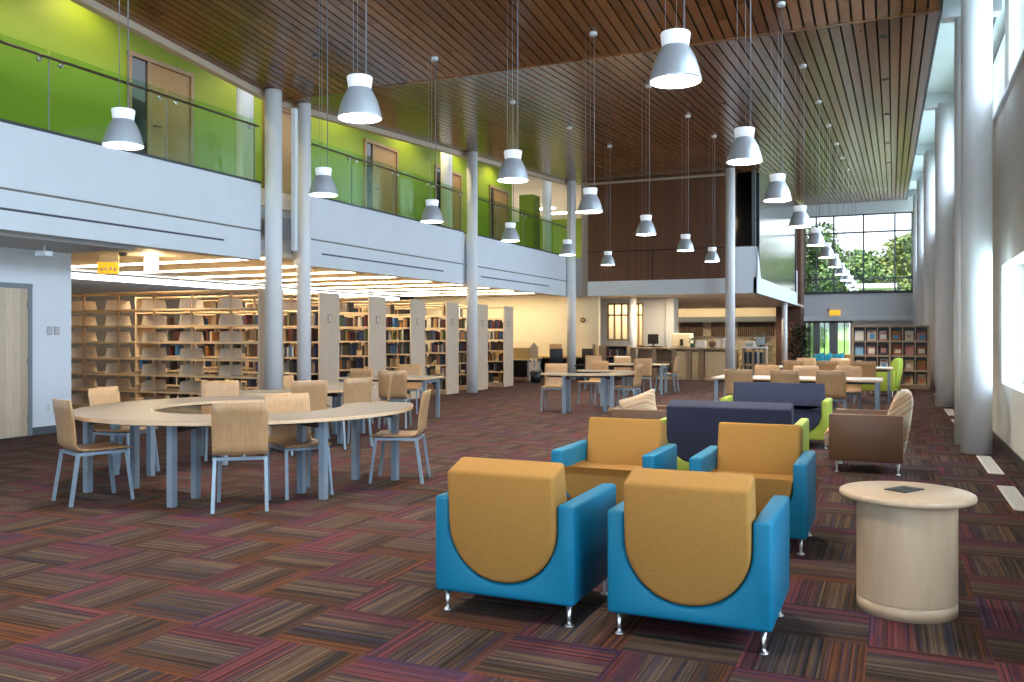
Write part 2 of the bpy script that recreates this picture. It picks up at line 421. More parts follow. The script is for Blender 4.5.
# ------------------------------------------------------------------ camera
cam = bpy.data.cameras.new('camera'); co = bpy.data.objects.new('camera', cam); COL.objects.link(co)
co.location = (0, 0, 1.46); co.rotation_euler = (R(90), 0, R(23.53))
cam.sensor_width = 36; cam.lens = 875/1024*36; cam.shift_y = -6/1024; cam.clip_start = .05; cam.clip_end = 400
SC.camera = co

# ------------------------------------------------------------------ room shell
XL, XW, XB = -9.95, 1.30, -11.5          # slab edge, right wall, back wall of the gallery
YV = 12.65                               # ceiling valley
def ceil_z(x, y):
    s = .0635*(y-YV) if y > YV else .098*(YV-y)
    return 5.655 + .004*(x+4.) + s
struct('floor', MB().box(-24, XW, -9, 46, -.2, 0), M['carpet'])

# slatted ceiling: every slat is a board, with open gaps under a black void
mb = MB()
x = .55
def slat(x0, x1, ya, yb):
    t = bmesh.new(); th = .035
    P = [(xx, yy, ceil_z((x0+x1)/2, yy)+dz) for dz in (0, th) for xx, yy in ((x0, ya), (x1, ya), (x1, yb), (x0, yb))]
    v = [t.verts.new(p) for p in P]
    for f in ((0, 3, 2, 1), (4, 5, 6, 7), (0, 1, 5, 4), (1, 2, 6, 5), (2, 3, 7, 6), (3, 0, 4, 7)): t.faces.new([v[k] for k in f])
    mb.merge(t)
while x > -10.0:
    x0 = x-SLAT+.026
    slat(x0, x, -9, YV-.03); 
    slat(x0, x, YV+.03, 44.3 if x > -4.0 else 28.6)
    x -= SLAT
ceil = struct('ceiling', mb, M['slat'])
def sheet(x0, x1, ya, yb, dz, th):
    m = MB(); t = bmesh.new()
    P = [(xx, yy, ceil_z(xx, yy)+d) for d in (dz, dz+th) for xx, yy in ((x0, ya), (x1, ya), (x1, yb), (x0, yb))]
    v = [t.verts.new(p) for p in P]
    for f in ((0, 3, 2, 1), (4, 5, 6, 7), (0, 1, 5, 4), (1, 2, 6, 5), (2, 3, 7, 6), (3, 0, 4, 7)): t.faces.new([v[k] for k in f])
    m.merge(t); return m
mb = sheet(-10.0, .56, -9, YV, .06, .05)
mb.merge(sheet(-10.0, .56, YV, 44.4, .06, .05).bm)
struct('ceiling_void', mb, M['slat_back'])
mb = sheet(-10.0, .56, YV-.035, YV, -.012, .06); mb.merge(sheet(-10.0, .56, YV, YV+.035, -.012, .06).bm)
struct('trim_1', mb, M['trimwood'] if False else M['slat'])
# white edge band along the gallery side of the ceiling, dark edge on the window side
mb = sheet(-10.12, -9.99, -9, YV, -.10, .25); mb.merge(sheet(-10.12, -9.99, YV, 28.0, -.10, .25).bm)
struct('trim_2', mb, M['trimwood'])
mb = sheet(.55, .585, -9, YV, -.02, .3); mb.merge(sheet(.55, .585, YV, 44.3, -.02, .3).bm)
struct('trim_3', mb, M['darksteel'])
# white soffit between the slats and the window wall, with cross beams
mb = sheet(.585, 1.6, -9, YV, .26, .06); mb.merge(sheet(.585, 1.6, YV, 44.4, .26, .06).bm)
struct('ceiling_side_strip', mb, M['white'])
mb = MB()
for y in (4.7, 12.2, 13.1, 20., 27.5, 35., 42.5):
    z = ceil_z(1., y); mb.box(.6, 1.3, y-.12, y+.12, z-.02, z+.3)
struct('trim_4', mb, M['white'])

# --- right wall with low windows and a clerestory ribbon
LOWS = [(1.6, 5.2), (9.7, 13.0), (20.5, 23.1), (28.2, 30.7), (35.8, 38.2)]
ZS, ZT = .83, 2.37
WO = 1.66                                 # outside face of the wall
CZ0 = 4.42                                # clerestory sill
mb = MB()
ys = [-9]
for a, b in LOWS: ys += [a, b]
ys.append(46)
for k in range(0, len(ys), 2): mb.box(XW, WO, ys[k], ys[k+1], 0, CZ0)
for a, b in LOWS:
    mb.box(XW, WO, a, b, 0, ZS); mb.box(XW, WO, a, b, ZT, CZ0)
# clerestory piers behind the columns and head
PIERS = (4.7, 12.65, 20., 27.5, 35., 42.5)
for y in PIERS: mb.box(XW+.02, WO, y-.22, y+.22, CZ0, 9.0)
struct('wall_right', mb, M['offwhite'])
mb = MB()
for y0, y1 in zip((-9,)+PIERS, PIERS+(46,)):
    a, b = y0+.22, y1-.22
    zt = min(ceil_z(1., a), ceil_z(1., b))
    mb.box(XW+.05, WO, a, b, zt+.28, zt+2.6)
struct('wall_right_head', mb, M['white'])
struct('trim_5', MB().box(XW-.05, WO, -9, 46, CZ0-.03, CZ0+.02), M['whiteframe'])
nwin = 1
def window_frame(name, x, y0, y1, z0, z1, ny, zs, frame, fw=.05, label=None):
    global nwin
    mb = MB()
    mb.box(x-.03, x+.03, y0, y1, z0, z0+fw); mb.box(x-.03, x+.03, y0, y1, z1-fw, z1)
    for k in range(ny+1):
        y = y0+(y1-y0)*k/ny; y = min(max(y, y0+fw/2), y1-fw/2)
        mb.box(x-.03, x+.03, y-fw/2, y+fw/2, z0, z1)
    for z in zs: mb.box(x-.03, x+.03, y0, y1, z-fw/2, z+fw/2)
    w = struct('window_%d' % nwin, mb, frame); nwin += 1
    p = MB().box(x-.004, x+.004, y0+.01, y1-.01, z0+.01, z1-.01).build('window_glass', M['glass'], w)
    return w
for a, b in LOWS:
    window_frame('w', WO-.05, a, b, ZS, ZT, 3, (), M['whiteframe'])
for y0, y1 in zip((-9,)+PIERS, PIERS+(46,)):
    a, b = y0+.22, y1-.22
    zt = min(ceil_z(1., a), ceil_z(1., b))+.28
    n = max(2, round((b-a)/1.8))
    window_frame('c', WO-.12, a, b, CZ0+.02, zt, n, (), M['whiteframe'], .07)
mb = MB()
for k in range(len(ys)//2): pass
mb.box(XW-.015, XW, -9, 44, 0, .10)
struct('baseboard_right', mb, M['base_brown'])

# --- left: gallery slab edge, in two lengths with the expansion joint between them
def slab(ya, yb, slots, cap=None):
    mb = MB()
    mb.box(XL-.25, XL, ya, yb, 2.75, 3.235); mb.box(XL-.25, XL, ya, yb, 3.265, 4.06)
    w = struct('wall_gallery_edge', mb, M['white'])
    mb = MB().box(XL-.24, XL-.012, ya+.005, yb-.005, 3.235, 3.265); mb.build('groove', M['groove'], w)
    for a, b in slots:
        mb = MB().box(XL-.02, XL+.004, a, b, 2.985, 3.015)
        mb.build('slot_diffuser', M['slot'], w)
    MB().box(XL-.28, XL+.02, ya, yb, 4.055, 4.09).build('edge_cap', M['darksteel'], w)
    return w
slab(-9, 12.05, [(2.0, 5.5), (6.2, 11.15)])
slab(13.28, 19.8, [(13.8, 18.7)])
slab(20.1, 27.4, [(20.8, 25.75)])
slab(27.52, 28.05, [])
struct('wall_gallery_joint', MB().box(XL-.55, XL-.3, 12.05, 13.3, 2.9, 4.0), M['graywall'])
struct('wall_gallery_recess', MB().box(XL-.3, XL-.1, 19.8, 20.1, 2.75, 4.06), M['white'])
# gallery floor, wall and ceiling
struct('floor_gallery', MB().box(-20, XL-.25, -9, 40, 3.75, 4.05), M['soffit'])
GDOORS = [(10.98, 12.0), (17.95, 19.0), (21.6, 22.45), (25.1, 26.0)]     # upper doors, y range
UP = []
mb = MB()
struct('wall_upper_left', MB().box(XB-.2, XB, -9, 24.0, 4.05, 7.3).box(XB-.2, XB, 24.0, 26.4, 4.05, 7.3), M['green'])
struct('wall_upper_end', MB().box(-20, -9.6, 39.4, 39.6, 4.05, 7.3), M['green'])
struct('wall_upper_return', MB().box(-11.62, -11.1, 27.3, 27.9, 4.05, 6.2), M['green'])
struct('ceiling_gallery', MB().box(-20, -10.1, -9, 40, 7.0, 7.1), M['offwhite'])
struct('wall_upper_jamb', MB().box(-9.66, -9.40, 28.06, 28.3, 2.77, 6.75), M['trimwood'])

# --- lower left: white wall with a wooden door, then the open book stacks
struct('wall_left', MB().box(-11.7, XB, -9, 9.56, 0, 2.75), M['white'])
struct('baseboard_left', MB().box(XB, XB+.015, 8.885, 9.56, 0, .11).box(XB, XB+.015, -9, 7.0, 0, .11), M['base'])
struct('ceiling_lower_left', MB().box(XB-.2, XL-.2, -9, 9.5, 2.70, 2.76), M['graywall'])
struct('wall_stack_pier', MB().box(-12.0, -11.7, 9.3, 9.5, 0, 2.75), M['cream'])
struct('ceiling_stacks', MB().box(-24, XL-.22, 9.5, 28.3, 2.86, 2.95), M['stackceil'])
struct('wall_stacks_far', MB().box(-16.6, -16.3, 9, 28.6, 0, 3.0), M['darkwall'])
struct('wall_stacks_near', MB().box(-24, -11.7, 9.3, 9.5, 0, 3.0), M['cream'])
struct('wall_rear_cream', MB().box(-24, -9.13, 28.3, 28.5, 0, 2.95), M['cream'])

# --- brown panelled wall over the service area, white bands, corner balcony box
pw = struct('wall_panelled', MB().box(-9.40, -4.55, 28.0, 28.2, 3.24, 6.75), M['panelwood'])
MB().box(-9.40, -4.6, 27.985, 28.0, 4.22, 4.245).box(-7.2, -7.18, 27.985, 28., 3.25, 4.22).build('panel_joint', M['slat_back'], pw)
MB().box(-9.40, -4.55, 27.96, 28.0, ceil_z(-7, 28)-.13, ceil_z(-7, 28)-.06).build('head_trim', M['trimwood'], pw)
struct('wall_gallery_end', MB().box(-9.95, -9.66, 28.06, 28.3, 2.75, 4.06), M['graywall'])
struct('wall_band', MB().box(-9.40, -3.88, 27.95, 28.2, 2.77, 3.25), M['white'])
struct('wall_box_front', MB().box(-4.62, -3.88, 27.95, 28.15, 3.25, 4.22), M['white'])
struct('wall_box_side', MB().prism([(27.95, 2.77), (40.6, 2.77), (40.6, 4.3), (40.3, 4.3), (40.3, 3.33), (28.9, 3.28), (28.15, 4.22), (27.95, 4.22)], 'X', -3.98, -3.88), M['white'])
struct('wall_box_screen', MB().box(-3.97, -3.93, 28.75, 40.3, 3.25, 7.2), M['mesh_metal'])
struct('trim_6', MB().box(-3.99, -3.9, 28.68, 28.78, 3.25, 6.6).box(-3.99, -3.9, 40.2, 40.35, 3.25, 7.3).box(-3.98, -3.9, 28.7, 40.3, 3.24, 3.30), M['darksteel'])
struct('trim_7', MB().box(-4.04, -3.93, 28.0, 28.1, 4.22, 6.6).box(-4.62, -3.93, 28.0, 28.06, 4.2, 4.25), M['mullion'])
# dark room behind the box opening
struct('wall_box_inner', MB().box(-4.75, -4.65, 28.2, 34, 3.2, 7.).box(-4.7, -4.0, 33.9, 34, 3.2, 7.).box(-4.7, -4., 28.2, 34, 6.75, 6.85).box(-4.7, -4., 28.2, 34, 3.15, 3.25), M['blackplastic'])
struct('wall_box_ledge', MB().box(-4.62, -4.0, 31.4, 31.6, 5.45, 5.52), M['darksteel'])
struct('ceiling_service', MB().box(-14.5, -3.9, 28.2, 44.0, 2.77, 2.87), M['soffit'])

# --- gray wall with two interior windows below the panelled wall
GW = 30.2
wins = [(-9.42, -8.62, 1.26), (-8.46, -8.08, 1.05)]
mb = MB().box(-9.95, wins[0][0], GW, GW+.2, 0, 2.77).box(wins[0][1], wins[1][0], GW, GW+.2, 0, 2.77).box(wins[1][1], -7.2, GW, GW+.2, 0, 2.77)
for a, b, z0 in wins: mb.box(a, b, GW, GW+.2, 2.6, 2.77).box(a, b, GW, GW+.2, 0, z0)
struct('wall_gray', mb, M['graywall'])
struct('wall_gray_side', MB().box(-9.95, -9.85, 28.5, 30.2, 0, 2.77), M['graywall'])
struct('trim_8', MB().box(-7.25, -6.98, GW-.1, GW+.3, 0, 2.77), M['graywall'])
for (a, b, z0), nv in zip(wins, (3, 2)):
    mb = MB()
    for k in range(nv+1):
        x = a+(b-a)*k/nv; x = min(max(x, a+.03), b-.03); mb.box(x-.03, x+.03, GW-.01, GW+.06, z0, 2.6)
    for z in (z0+.03, 2.17, 2.57): mb.box(a, b, GW-.01, GW+.06, z-.03, z+.03)
    w = struct('window_%d' % nwin, mb, M['doorframe']); nwin += 1
    MB().box(a+.01, b-.01, GW+.02, GW+.028, z0, 2.6).build('window_glass', M['glass'], w)
struct('wall_office', MB().box(-12., -7.2, 31.6, 31.8, 0, 2.77), M['cream'])
struct('wall_office_side', MB().box(-7.3, -7.2, 30.4, 31.6, 0, 2.77), M['offwhite'])
# --- far end of the service hall
struct('wall_far_left', MB().box(-14.5, -3.9, 44.0, 44.2, 0, 2.77), M['cream'])
struct('wall_service_left', MB().box(-14.6, -14.4, 28.5, 44.2, 0, 2.77), M['cream'])
struct('trim_9', MB().box(-12, -3.9, 43.7, 44.0, 2.10, 2.36), M['grayframe'])
struct('trim_10', MB().box(-3.9, 1.0, 43.75, 44.0, 2.13, 2.36), M['white'])
struct('wall_brick', MB().box(-5.0, -3.9, 42.3, 43.95, 0, 7.4), M['brick'])
# far window wall
FY = 44.0
mb = MB().box(-3.9, 1.3, FY, FY+.25, 2.36, 3.45).box(-3.9, 1.3, FY, FY+.25, 7.12, 8.2).box(.93, 1.3, FY, FY+.25, 3.45, 7.12)
mb.box(-1.75, 1.3, FY, FY+.25, 0, 2.13)
struct('wall_far', mb, M['farwall'])
struct('wall_far_lower', MB().box(-1.75, 1.25, FY-.02, FY, .1, 2.13), M['offwhite'])
mb = MB(); fw = .07
for x in (-3.87, -3.36, -2.57, -1.26, .08, .80, .90): mb.box(x-fw/2, x+fw/2, FY+.05, FY+.13, 3.45, 7.12)
for z in (3.48, 4.1, 6.27, 7.09): mb.box(-3.9, .93, FY+.05, FY+.13, z-fw/2, z+fw/2)
w = struct('window_%d' % nwin, mb, M['mullion']); nwin += 1
MB().box(-3.88, .92, FY+.085, FY+.093, 3.46, 7.1).build('window_glass', M['glass'], w)
struct('trim_11', MB().box(-3.9, 1.0, FY-.08, FY+.02, 3.41, 3.47), M['darksteel'])
# glazed entrance below
mb = MB()
for x, ww in ((-3.86, .09), (-3.66, .10), (-3.34, .30), (-2.98, .05), (-2.58, .38), (-2.1, .05), (-1.8, .1)):
    mb.box(x-ww/2, x+ww/2, FY+.02, FY+.1, 0, 2.13)
mb.box(-3.9, -1.75, FY+.02, FY+.1, 2.03, 2.13).box(-3.9, -1.75, FY+.02, FY+.1, 0, .12)
d = struct('door_1', mb, M['doorgray'])
MB().box(-3.88, -1.78, FY+.055, FY+.063, .1, 2.05).build('door_glass', M['glass'], d)
MB().cyl((-3.02, FY-.03, .85), (-3.02, FY-.03, 1.35), .015).cyl((-2.98, FY-.03, .85), (-2.98, FY-.03, 1.35), .015).build('door_handle', M['chrome'], d)

# back of the hall behind the camera with a tall window added to let fill light in
struct('wall_back', MB().box(-24, -7.5, -9.2, -9, 0, 8).box(.2, 1.6, -9.2, -9, 0, 8).box(-7.5, .2, -9.2, -9, 0, .8).box(-7.5, .2, -9.2, -9, 5.4, 8), M['white'])
mb = MB()
for k in range(6):
    x = -7.5+7.7*k/5; mb.box(x-.04, x+.04, -9.12, -9.04, .8, 5.4)
for z in (.84, 3., 5.36): mb.box(-7.5, .2, -9.12, -9.04, z-.04, z+.04)
w = struct('window_%d' % nwin, mb, M['mullion']); nwin += 1
MB().box(-7.48, .18, -9.084, -9.076, .8, 5.4).build('window_glass', M['glass'], w)

# --- columns
def column(x, y, r, zt=None, z0=0.):
    zt = ceil_z(x, y) if zt is None else zt
    o = MB().cyl((x, y, z0), (x, y, zt), r, n=32).build('column', M['column']); o['kind'] = 'structure'
    return o
for (x, y, r) in ((-9.8, 12.2, .145), (-9.8, 13.05, .125), (-9.8, 19.97, .14), (-9.8, 27.45, .15)): column(x, y, r)
column(-4.6, 27.4, .145)
column(-4.06, 37.2, .11, 2.8)
column(-8.27, 29.45, .13, 2.8)
for (x, y) in ((.95, 12.25), (.93, 13.15), (.97, 20.), (.97, 27.5), (.97, 35.), (.97, 42.), (.95, 4.7)): column(x, y, .175, ceil_z(x, y)+.05)
for (x, y, zz) in ((-10.55, 12.35, 7.), (-10.55, 20., 7.), (-10.65, 27.4, 7.)): column(x, y, .15, zz, 4.05)
# flat pier behind the paired columns and the thin white downpipe at the joint
struct('trim_12', MB().box(-9.72, -9.64, 12.58, 12.66, 2.95, 5.45), M['white'])
struct('wall_joint_vent', MB().box(-10.05, -9.95, 12.3, 12.95, 3.2, 3.55), M['grayplastic'])

# ------------------------------------------------------------------ doors
ndoor = 2
def upper_door(ya, yb, side=None):
    """wooden door in the green gallery wall, optional dark sidelight before it"""
    global ndoor
    z0, z1 = 4.05, 6.12
    y0 = side if side is not None else ya-.06
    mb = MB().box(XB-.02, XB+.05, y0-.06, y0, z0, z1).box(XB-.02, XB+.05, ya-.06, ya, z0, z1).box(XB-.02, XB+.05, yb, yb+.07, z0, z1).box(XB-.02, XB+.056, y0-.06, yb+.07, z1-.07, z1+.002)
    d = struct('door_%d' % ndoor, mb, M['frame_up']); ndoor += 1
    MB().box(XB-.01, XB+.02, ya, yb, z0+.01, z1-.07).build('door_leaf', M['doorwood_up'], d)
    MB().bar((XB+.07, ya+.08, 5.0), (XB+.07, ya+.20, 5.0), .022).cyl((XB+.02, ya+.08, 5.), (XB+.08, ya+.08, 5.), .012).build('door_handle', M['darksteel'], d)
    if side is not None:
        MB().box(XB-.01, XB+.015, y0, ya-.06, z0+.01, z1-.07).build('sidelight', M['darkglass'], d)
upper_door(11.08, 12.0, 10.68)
upper_door(14.1, 15.0)
upper_door(18.0, 19.05, 17.66)
upper_door(21.75, 22.6, 21.15)
upper_door(24.95, 25.95, 24.66)
upper_door(6.2, 7.12)
# lower left door: pale veneered leaf in a gray steel frame
mb = MB().box(XB-.02, XB+.03, 7.0, 7.06, 0, 2.2).box(XB-.02, XB+.03, 8.815, 8.88, 0, 2.2).box(XB-.02, XB+.034, 6.998, 8.882, 2.13, 2.202)
d = struct('door_%d' % ndoor, mb, M['grayframe']); ndoor += 1
MB().box(XB-.01, XB+.022, 7.065, 8.812, .012, 2.125).build('door_leaf', M['doorwood'], d)
for z in (.25, 1.08, 1.9): MB().cyl((XB+.03, 8.81, z-.05), (XB+.03, 8.81, z+.05), .012).build('hinge', M['grayframe'], d)

def tag_part(o, label): o['label'] = label; return o
# ------------------------------------------------------------------ gallery railings
def railing(ya, yb, npane, label):
    t = thing('glass_railing', label, 'railing', (XL-.08, ya, 4.09), 0, 'gallery railings')
    L = yb-ya
    for k in range(npane):
        MB().box(-.006, .006, L*k/npane+.02, L*(k+1)/npane-.02, 0, 1.06).build('glass_panel', M['railglass'], t)
    MB().cyl((.075, 0, .94), (.075, L, .94), .019).build('handrail', M['rail'], t)
    for k in range(npane):
        for f in (.08, .92):
            y = L*(k+f)/npane
            MB().cyl((0, y, .90), (.04, y, .90), .03, .03).bar((.03, y, .90), (.075, y, .925), .018).build('rail_bracket', M['chrome'], t)
    for k in range(npane+1):
        MB().bar((0, min(max(L*k/npane, .012), L-.012), 0), (0, min(max(L*k/npane, .012), L-.012), 1.0), .012).build('panel_edge', M['grayframe'], t)
railing(-2, 12.0, 7, 'long glass gallery railing with wooden handrail, before the paired columns')
railing(13.3, 19.8, 4, 'glass gallery railing with wooden handrail, between paired columns and the next column')
railing(20.1, 27.6, 4, 'glass gallery railing with wooden handrail, furthest stretch by the brown panelled wall')

# ------------------------------------------------------------------ pendants
def make_pendant():
    t = thing('pendant_lamp', '', 'pendant lamp', (0, 0, 3.2), 0, 'pendant lamps in three rows')
    prof = [(.176, 0), (.180, .004), (.178, .014), (.170, .042), (.158, .092), (.138, .152), (.112, .203), (.092, .236), (.090, .243)]
    MB().lathe(prof+[(p[0]-.006, p[1]) for p in prof[::-1]], n=36).build('lamp_shade', M['alum'], t)
    MB().lathe([(0, .236), (.090, .236), (.092, .245), (.103, .325), (.098, .335), (0, .338)], n=32).build('lamp_neck', M['neck'], t)
    MB().lathe([(0, .012), (.166, .012), (.166, .02), (0, .02)], n=32).build('lens', M['lens'], t)
    return t
PX = (-1.37, -3.93, -6.5)
proto = make_pendant()
ORD = ['nearest', 'second nearest', 'third nearest', 'fourth nearest', 'fifth nearest', 'sixth nearest', 'seventh nearest', 'eighth nearest', 'ninth nearest', 'tenth nearest', 'eleventh nearest', 'twelfth nearest', 'thirteenth nearest', 'last']
ROWN = ['row beside the window wall', 'middle row over the carpet', 'row beside the green gallery']
PYS = [[5.96, 9.0, 11.75, 14.75, 17.95, 20.9, 23.9, 26.9, 29.9, 32.9, 35.9], [5.96, 9.05, 11.8, 14.85, 18.0, 20.9], [5.96, 9.05, 11.85, 14.85, 17.95, 20.9]]
first = True
for r, X in enumerate(PX):
    for k, Y in enumerate(PYS[r]):
        lab = 'white-necked aluminium bell pendant, %s in the %s' % (ORD[k], ROWN[r])
        if first: o = proto; o.location = (X, Y, 3.2); o['label'] = lab; first = False; kids = [(c, []) for c in children_of(o)]; KIDS[o.name] = kids
        else: o = dup(proto, (X, Y, 3.2), 0, lab)
        zc = ceil_z(X, Y)-3.2+.002
        if k < 9:
            MB().cyl((.06, 0, .33), (.06, 0, zc-.02), .0065, n=8).build('power_cord', M['cord'], o)
            MB().cyl((-.075, .02, .33), (-.075, .02, zc+.03), .002, n=6).build('suspension_cable', M['cable'], o)
            MB().cyl((.02, -.06, .33), (.02, -.06, zc+.03), .002, n=6).build('suspension_cable', M['cable'], o)
            MB().cyl((.045, 0, zc-.045), (.045, 0, zc+.0), .055, n=18).build('ceiling_canopy', M['capwhite'], o)
        else:
            MB().cyl((.06, 0, .33), (.06, 0, zc), .009, n=6).build('power_cord', M['cord'], o)
# recessed downlights
for k, (X, Y, lab) in enumerate(((-.12, 13.6, 'nearest of the row over the windows'), (-.12, 16.6, 'second of the row over the windows'), (-.12, 20.2, 'third of the row over the windows'), (-.12, 24.6, 'fourth of the row over the windows'), (-.12, 29., 'fifth of the row over the windows'),
                            (-4.9, 9.2, 'before the ceiling fold, left of middle pendants'), (-2.4, 8.2, 'before the ceiling fold, near the window row pendants'), (-8.2, 11.2, 'near the paired columns'), (-3., 17.2, 'beyond the ceiling fold'))):
    z = ceil_z(X, Y)
    o = MB().cyl((X, Y, z-.012), (X, Y, z+.03), .055, n=18).build('recessed_downlight', M['blackplastic'])
    tag(o, 'small black recessed downlight in slatted ceiling, %s' % lab, 'downlight', 'recessed downlights')

# ------------------------------------------------------------------ chairs
def make_chair():
    t = thing('reading_chair', '', 'chair', (0, 0, 0), 0, 'plywood reading chairs')
    # seat: bent sheet, front edge rolled
    def sheet(pts, w0, w1, th, name, mat, corner=.03):
        bm = bmesh.new(); n = len(pts); nx = 7
        rows = []
        for k, (y, z) in enumerate(pts):
            w = w0+(w1-w0)*k/(n-1)
            if k in (0, n-1): w -= corner*.5
            row = []
            for j in range(nx):
                s = j/(nx-1)*2-1
                row.append(bm.verts.new((s*w/2, y-.012*(1-s*s), z)))
            rows.append(row)
        for a, b in zip(rows, rows[1:]):
            for j in range(nx-1): bm.faces.new((a[j], a[j+1], b[j+1], b[j]))
        me = bpy.data.meshes.new(name); bm.to_mesh(me); bm.free(); me.materials.append(mat)
        for p in me.polygons: p.use_smooth = True
        o = bpy.data.objects.new(name, me); COL.objects.link(o); o.parent = t
        md = o.modifiers.new('sheet', 'SOLIDIFY'); md.thickness = th; md.offset = 0
        bevmod(o, .004, 1)
        return o
    sheet([(-.20, .478), (-.15, .472), (-.05, .468), (.08, .470), (.18, .474), (.235, .470), (.255, .462)], .43, .44, .016, 'seat', M['plywood_seat'])
    sheet([(-.175, .478), (-.205, .486), (-.222, .51), (-.226, .55), (-.230, .62), (-.242, .72), (-.258, .82), (-.272, .905)], .44, .45, .014, 'backrest', M['plywood'])
    q = .020
    fr = MB()
    fr.bar((-.20, -.20, .438), (.20, -.20, .438), .026).bar((-.19, .20, .438), (.19, .20, .438), .024)
    for s in (-1, 1): fr.bar((s*.20, -.20, .438), (s*.195, .20, .438), .026)
    fr.build('frame', M['bluegray'], t)
    for s in (-1, 1):
        MB().bar((s*.20, -.20, .45), (s*.212, -.265, .004), .027).build('leg', M['bluegray'], t)
        MB().bar((s*.195, .20, .45), (s*.212, .255, .004), .027).build('leg', M['bluegray'], t)
    return t
chair = make_chair(); chair_used = [False]
def put_chair(x, y, ang, label, group='plywood reading chairs'):
    rz = R(ang-90)
    if not chair_used[0]:
        chair_used[0] = True; chair.location = (x, y, 0); chair.rotation_euler = (0, 0, rz); chair['label'] = label; chair['group'] = group
        KIDS[chair.name] = [(c, []) for c in children_of(chair)]
        return chair
    return dup(chair, (x, y, 0), rz, label, group)
W = 'plywood chair, '
put_chair(-6.48, 5.62, 69, W+'side-on at the near left end of the large ring table')
put_chair(-7.43, 6.83, 7, W+'behind the left side of the large ring table, facing right')
put_chair(-7.32, 8.18, -42, W+'pale face behind the back arm of the large ring table, before empty shelves')
put_chair(-5.07, 5.90, 127, W+'back to the camera at the front of the large ring table')
put_chair(-5.02, 6.60, -30, W+'tucked inside the large ring table, facing the camera')
put_chair(-4.54, 7.61, 199, W+'side-on at the right end of the large ring table')
put_chair(-6.72, 8.96, 140, W+'back turned, left of two before the second ring table')
put_chair(-6.55, 9.62, 160, W+'back turned, right of two before the second ring table')
put_chair(-7.05, 11.05, 208, W+'seen edge-on at the right end of the second ring table')
put_chair(-7.42, 9.95, 20, W+'pale edge showing beside the second column, inside second ring table')
put_chair(-8.06, 12.0, 268, W+'pale face showing behind the second ring table')
put_chair(-7.25, 12.0, 112, W+'back turned at the small straight table before the book stacks')
put_chair(-8.3, 14.2, 290, W+'pale face showing behind the small straight table before the book stacks')
put_chair(-5.97, 15.74, -78, W+'pale face at the left end of the distant ring table')
put_chair(-4.66, 16.15, 178, W+'side-on at the right end of the distant ring table')
put_chair(-5.85, 17.75, 255, W+'behind the distant ring table')
put_chair(-5.55, 20.35, 125, W+'back turned at the table before the service counter')
put_chair(-6.55, 22.25, 280, W+'facing the camera behind the table before the service counter')
put_chair(-5.35, 22.3, 180, W+'side-on at the right of the table before the service counter')
put_chair(-7.45, 22.6, 285, W+'pale face before the cream wall, left of the distant ring')
for x, n in ((-2.30, 'left'), (-1.58, 'middle'), (-.89, 'right')):
    put_chair(x, 14.75, 90, 'plywood chair, %s of three with backs to camera at the nearer white table' % n)
for x, n in ((-2.13, 'left'), (-1.45, 'middle'), (-.73, 'right')):
    put_chair(x, 16.42, 270, 'pale plywood chair, %s of three facing across the nearer white table' % n)
for x, n in ((-2.0, 'left'), (-1.29, 'middle'), (-.55, 'right')):
    put_chair(x, 20.3, 90, 'plywood chair, %s of three with backs to camera at the farther white table' % n)
for x, n in ((-1.92, 'left'), (-1.15, 'right')):
    put_chair(x, 21.95, 270, 'pale plywood chair, %s of two facing across the farther white table' % n)

# ------------------------------------------------------------------ tables
def arc_pts(r0, r1, a0, a1, cap=True, n=40):
    """plan outline of a ring sector with rounded ends, degrees"""
    P = []
    for k in range(n+1):
        a = R(a0+(a1-a0)*k/n); P.append((r1*math.cos(a), r1*math.sin(a)))
    rm, rh = (r0+r1)/2, (r1-r0)/2
    def capend(a, sgn):
        a = R(a); c = (rm*math.cos(a), rm*math.sin(a)); out = []
        for k in range(1, 12):
            th = PI*k/12
            rad = math.cos(th)*rh; tan = math.sin(th)*rh*.62*sgn
            out.append((c[0]+rad*math.cos(a)-tan*math.sin(a), c[1]+rad*math.sin(a)+tan*math.cos(a)))
        return out
    P += capend(a1, 1 if a1 > a0 else -1)
    for k in range(n+1):
        a = R(a1+(a0-a1)*k/n); P.append((r0*math.cos(a), r0*math.sin(a)))
    P += capend(a0, -1 if a1 > a0 else 1)[::-1]
    return P
def ring_table(cx, cy, r0, r1, a0, a1, legs, label):
    t = thing('ring_table', label, 'table', (cx, cy, 0), 0, 'curved maple reading tables')
    P = arc_pts(r0, r1, a0, a1)
    o = MB().prism(P, 'Z', .705, .735).build('tabletop', M['edge'], t)
    Q = [(x*1.0, y) for x, y in arc_pts(r0+.006, r1-.006, a0, a1)]
    MB().prism(Q, 'Z', .7352, .7372).build('laminate_surface', M['laminate'], t)
    for a in legs:
        pts = []
        for dr in (-(r1-r0)*.28, (r1-r0)*.28):
            rr = (r0+r1)/2+dr
            x, y = rr*math.cos(R(a)), rr*math.sin(R(a)); pts.append((x, y))
            MB().bar((x, y, .0), (x, y, .704), .06).build('leg', M['bluegray'], t)
        MB().bar((*pts[0], .655), (*pts[1], .655), .05).build('leg_rail', M['darksteel'], t)
    MB().prism(arc_pts((r0+r1)/2-.06, (r0+r1)/2+.06, a0, a1), 'Z', .665, .70).build('apron', M['darksteel'], t)
    return t
ring_table(-6.0, 7.1, .93, 1.65, 38, -238, (20, -25, -75, -125, -165, -215), 'large C-shaped maple ring table nearest the white door wall')
ring_table(-8.3, 10.0, .93, 1.65, -72, 62, (-50, -5, 45), 'second curved maple table, behind the large ring table')
ring_table(-5.6, 16.4, .70, 1.12, -115, 110, (-92, -40, 20, 80), 'distant curved maple table beside the third white column')
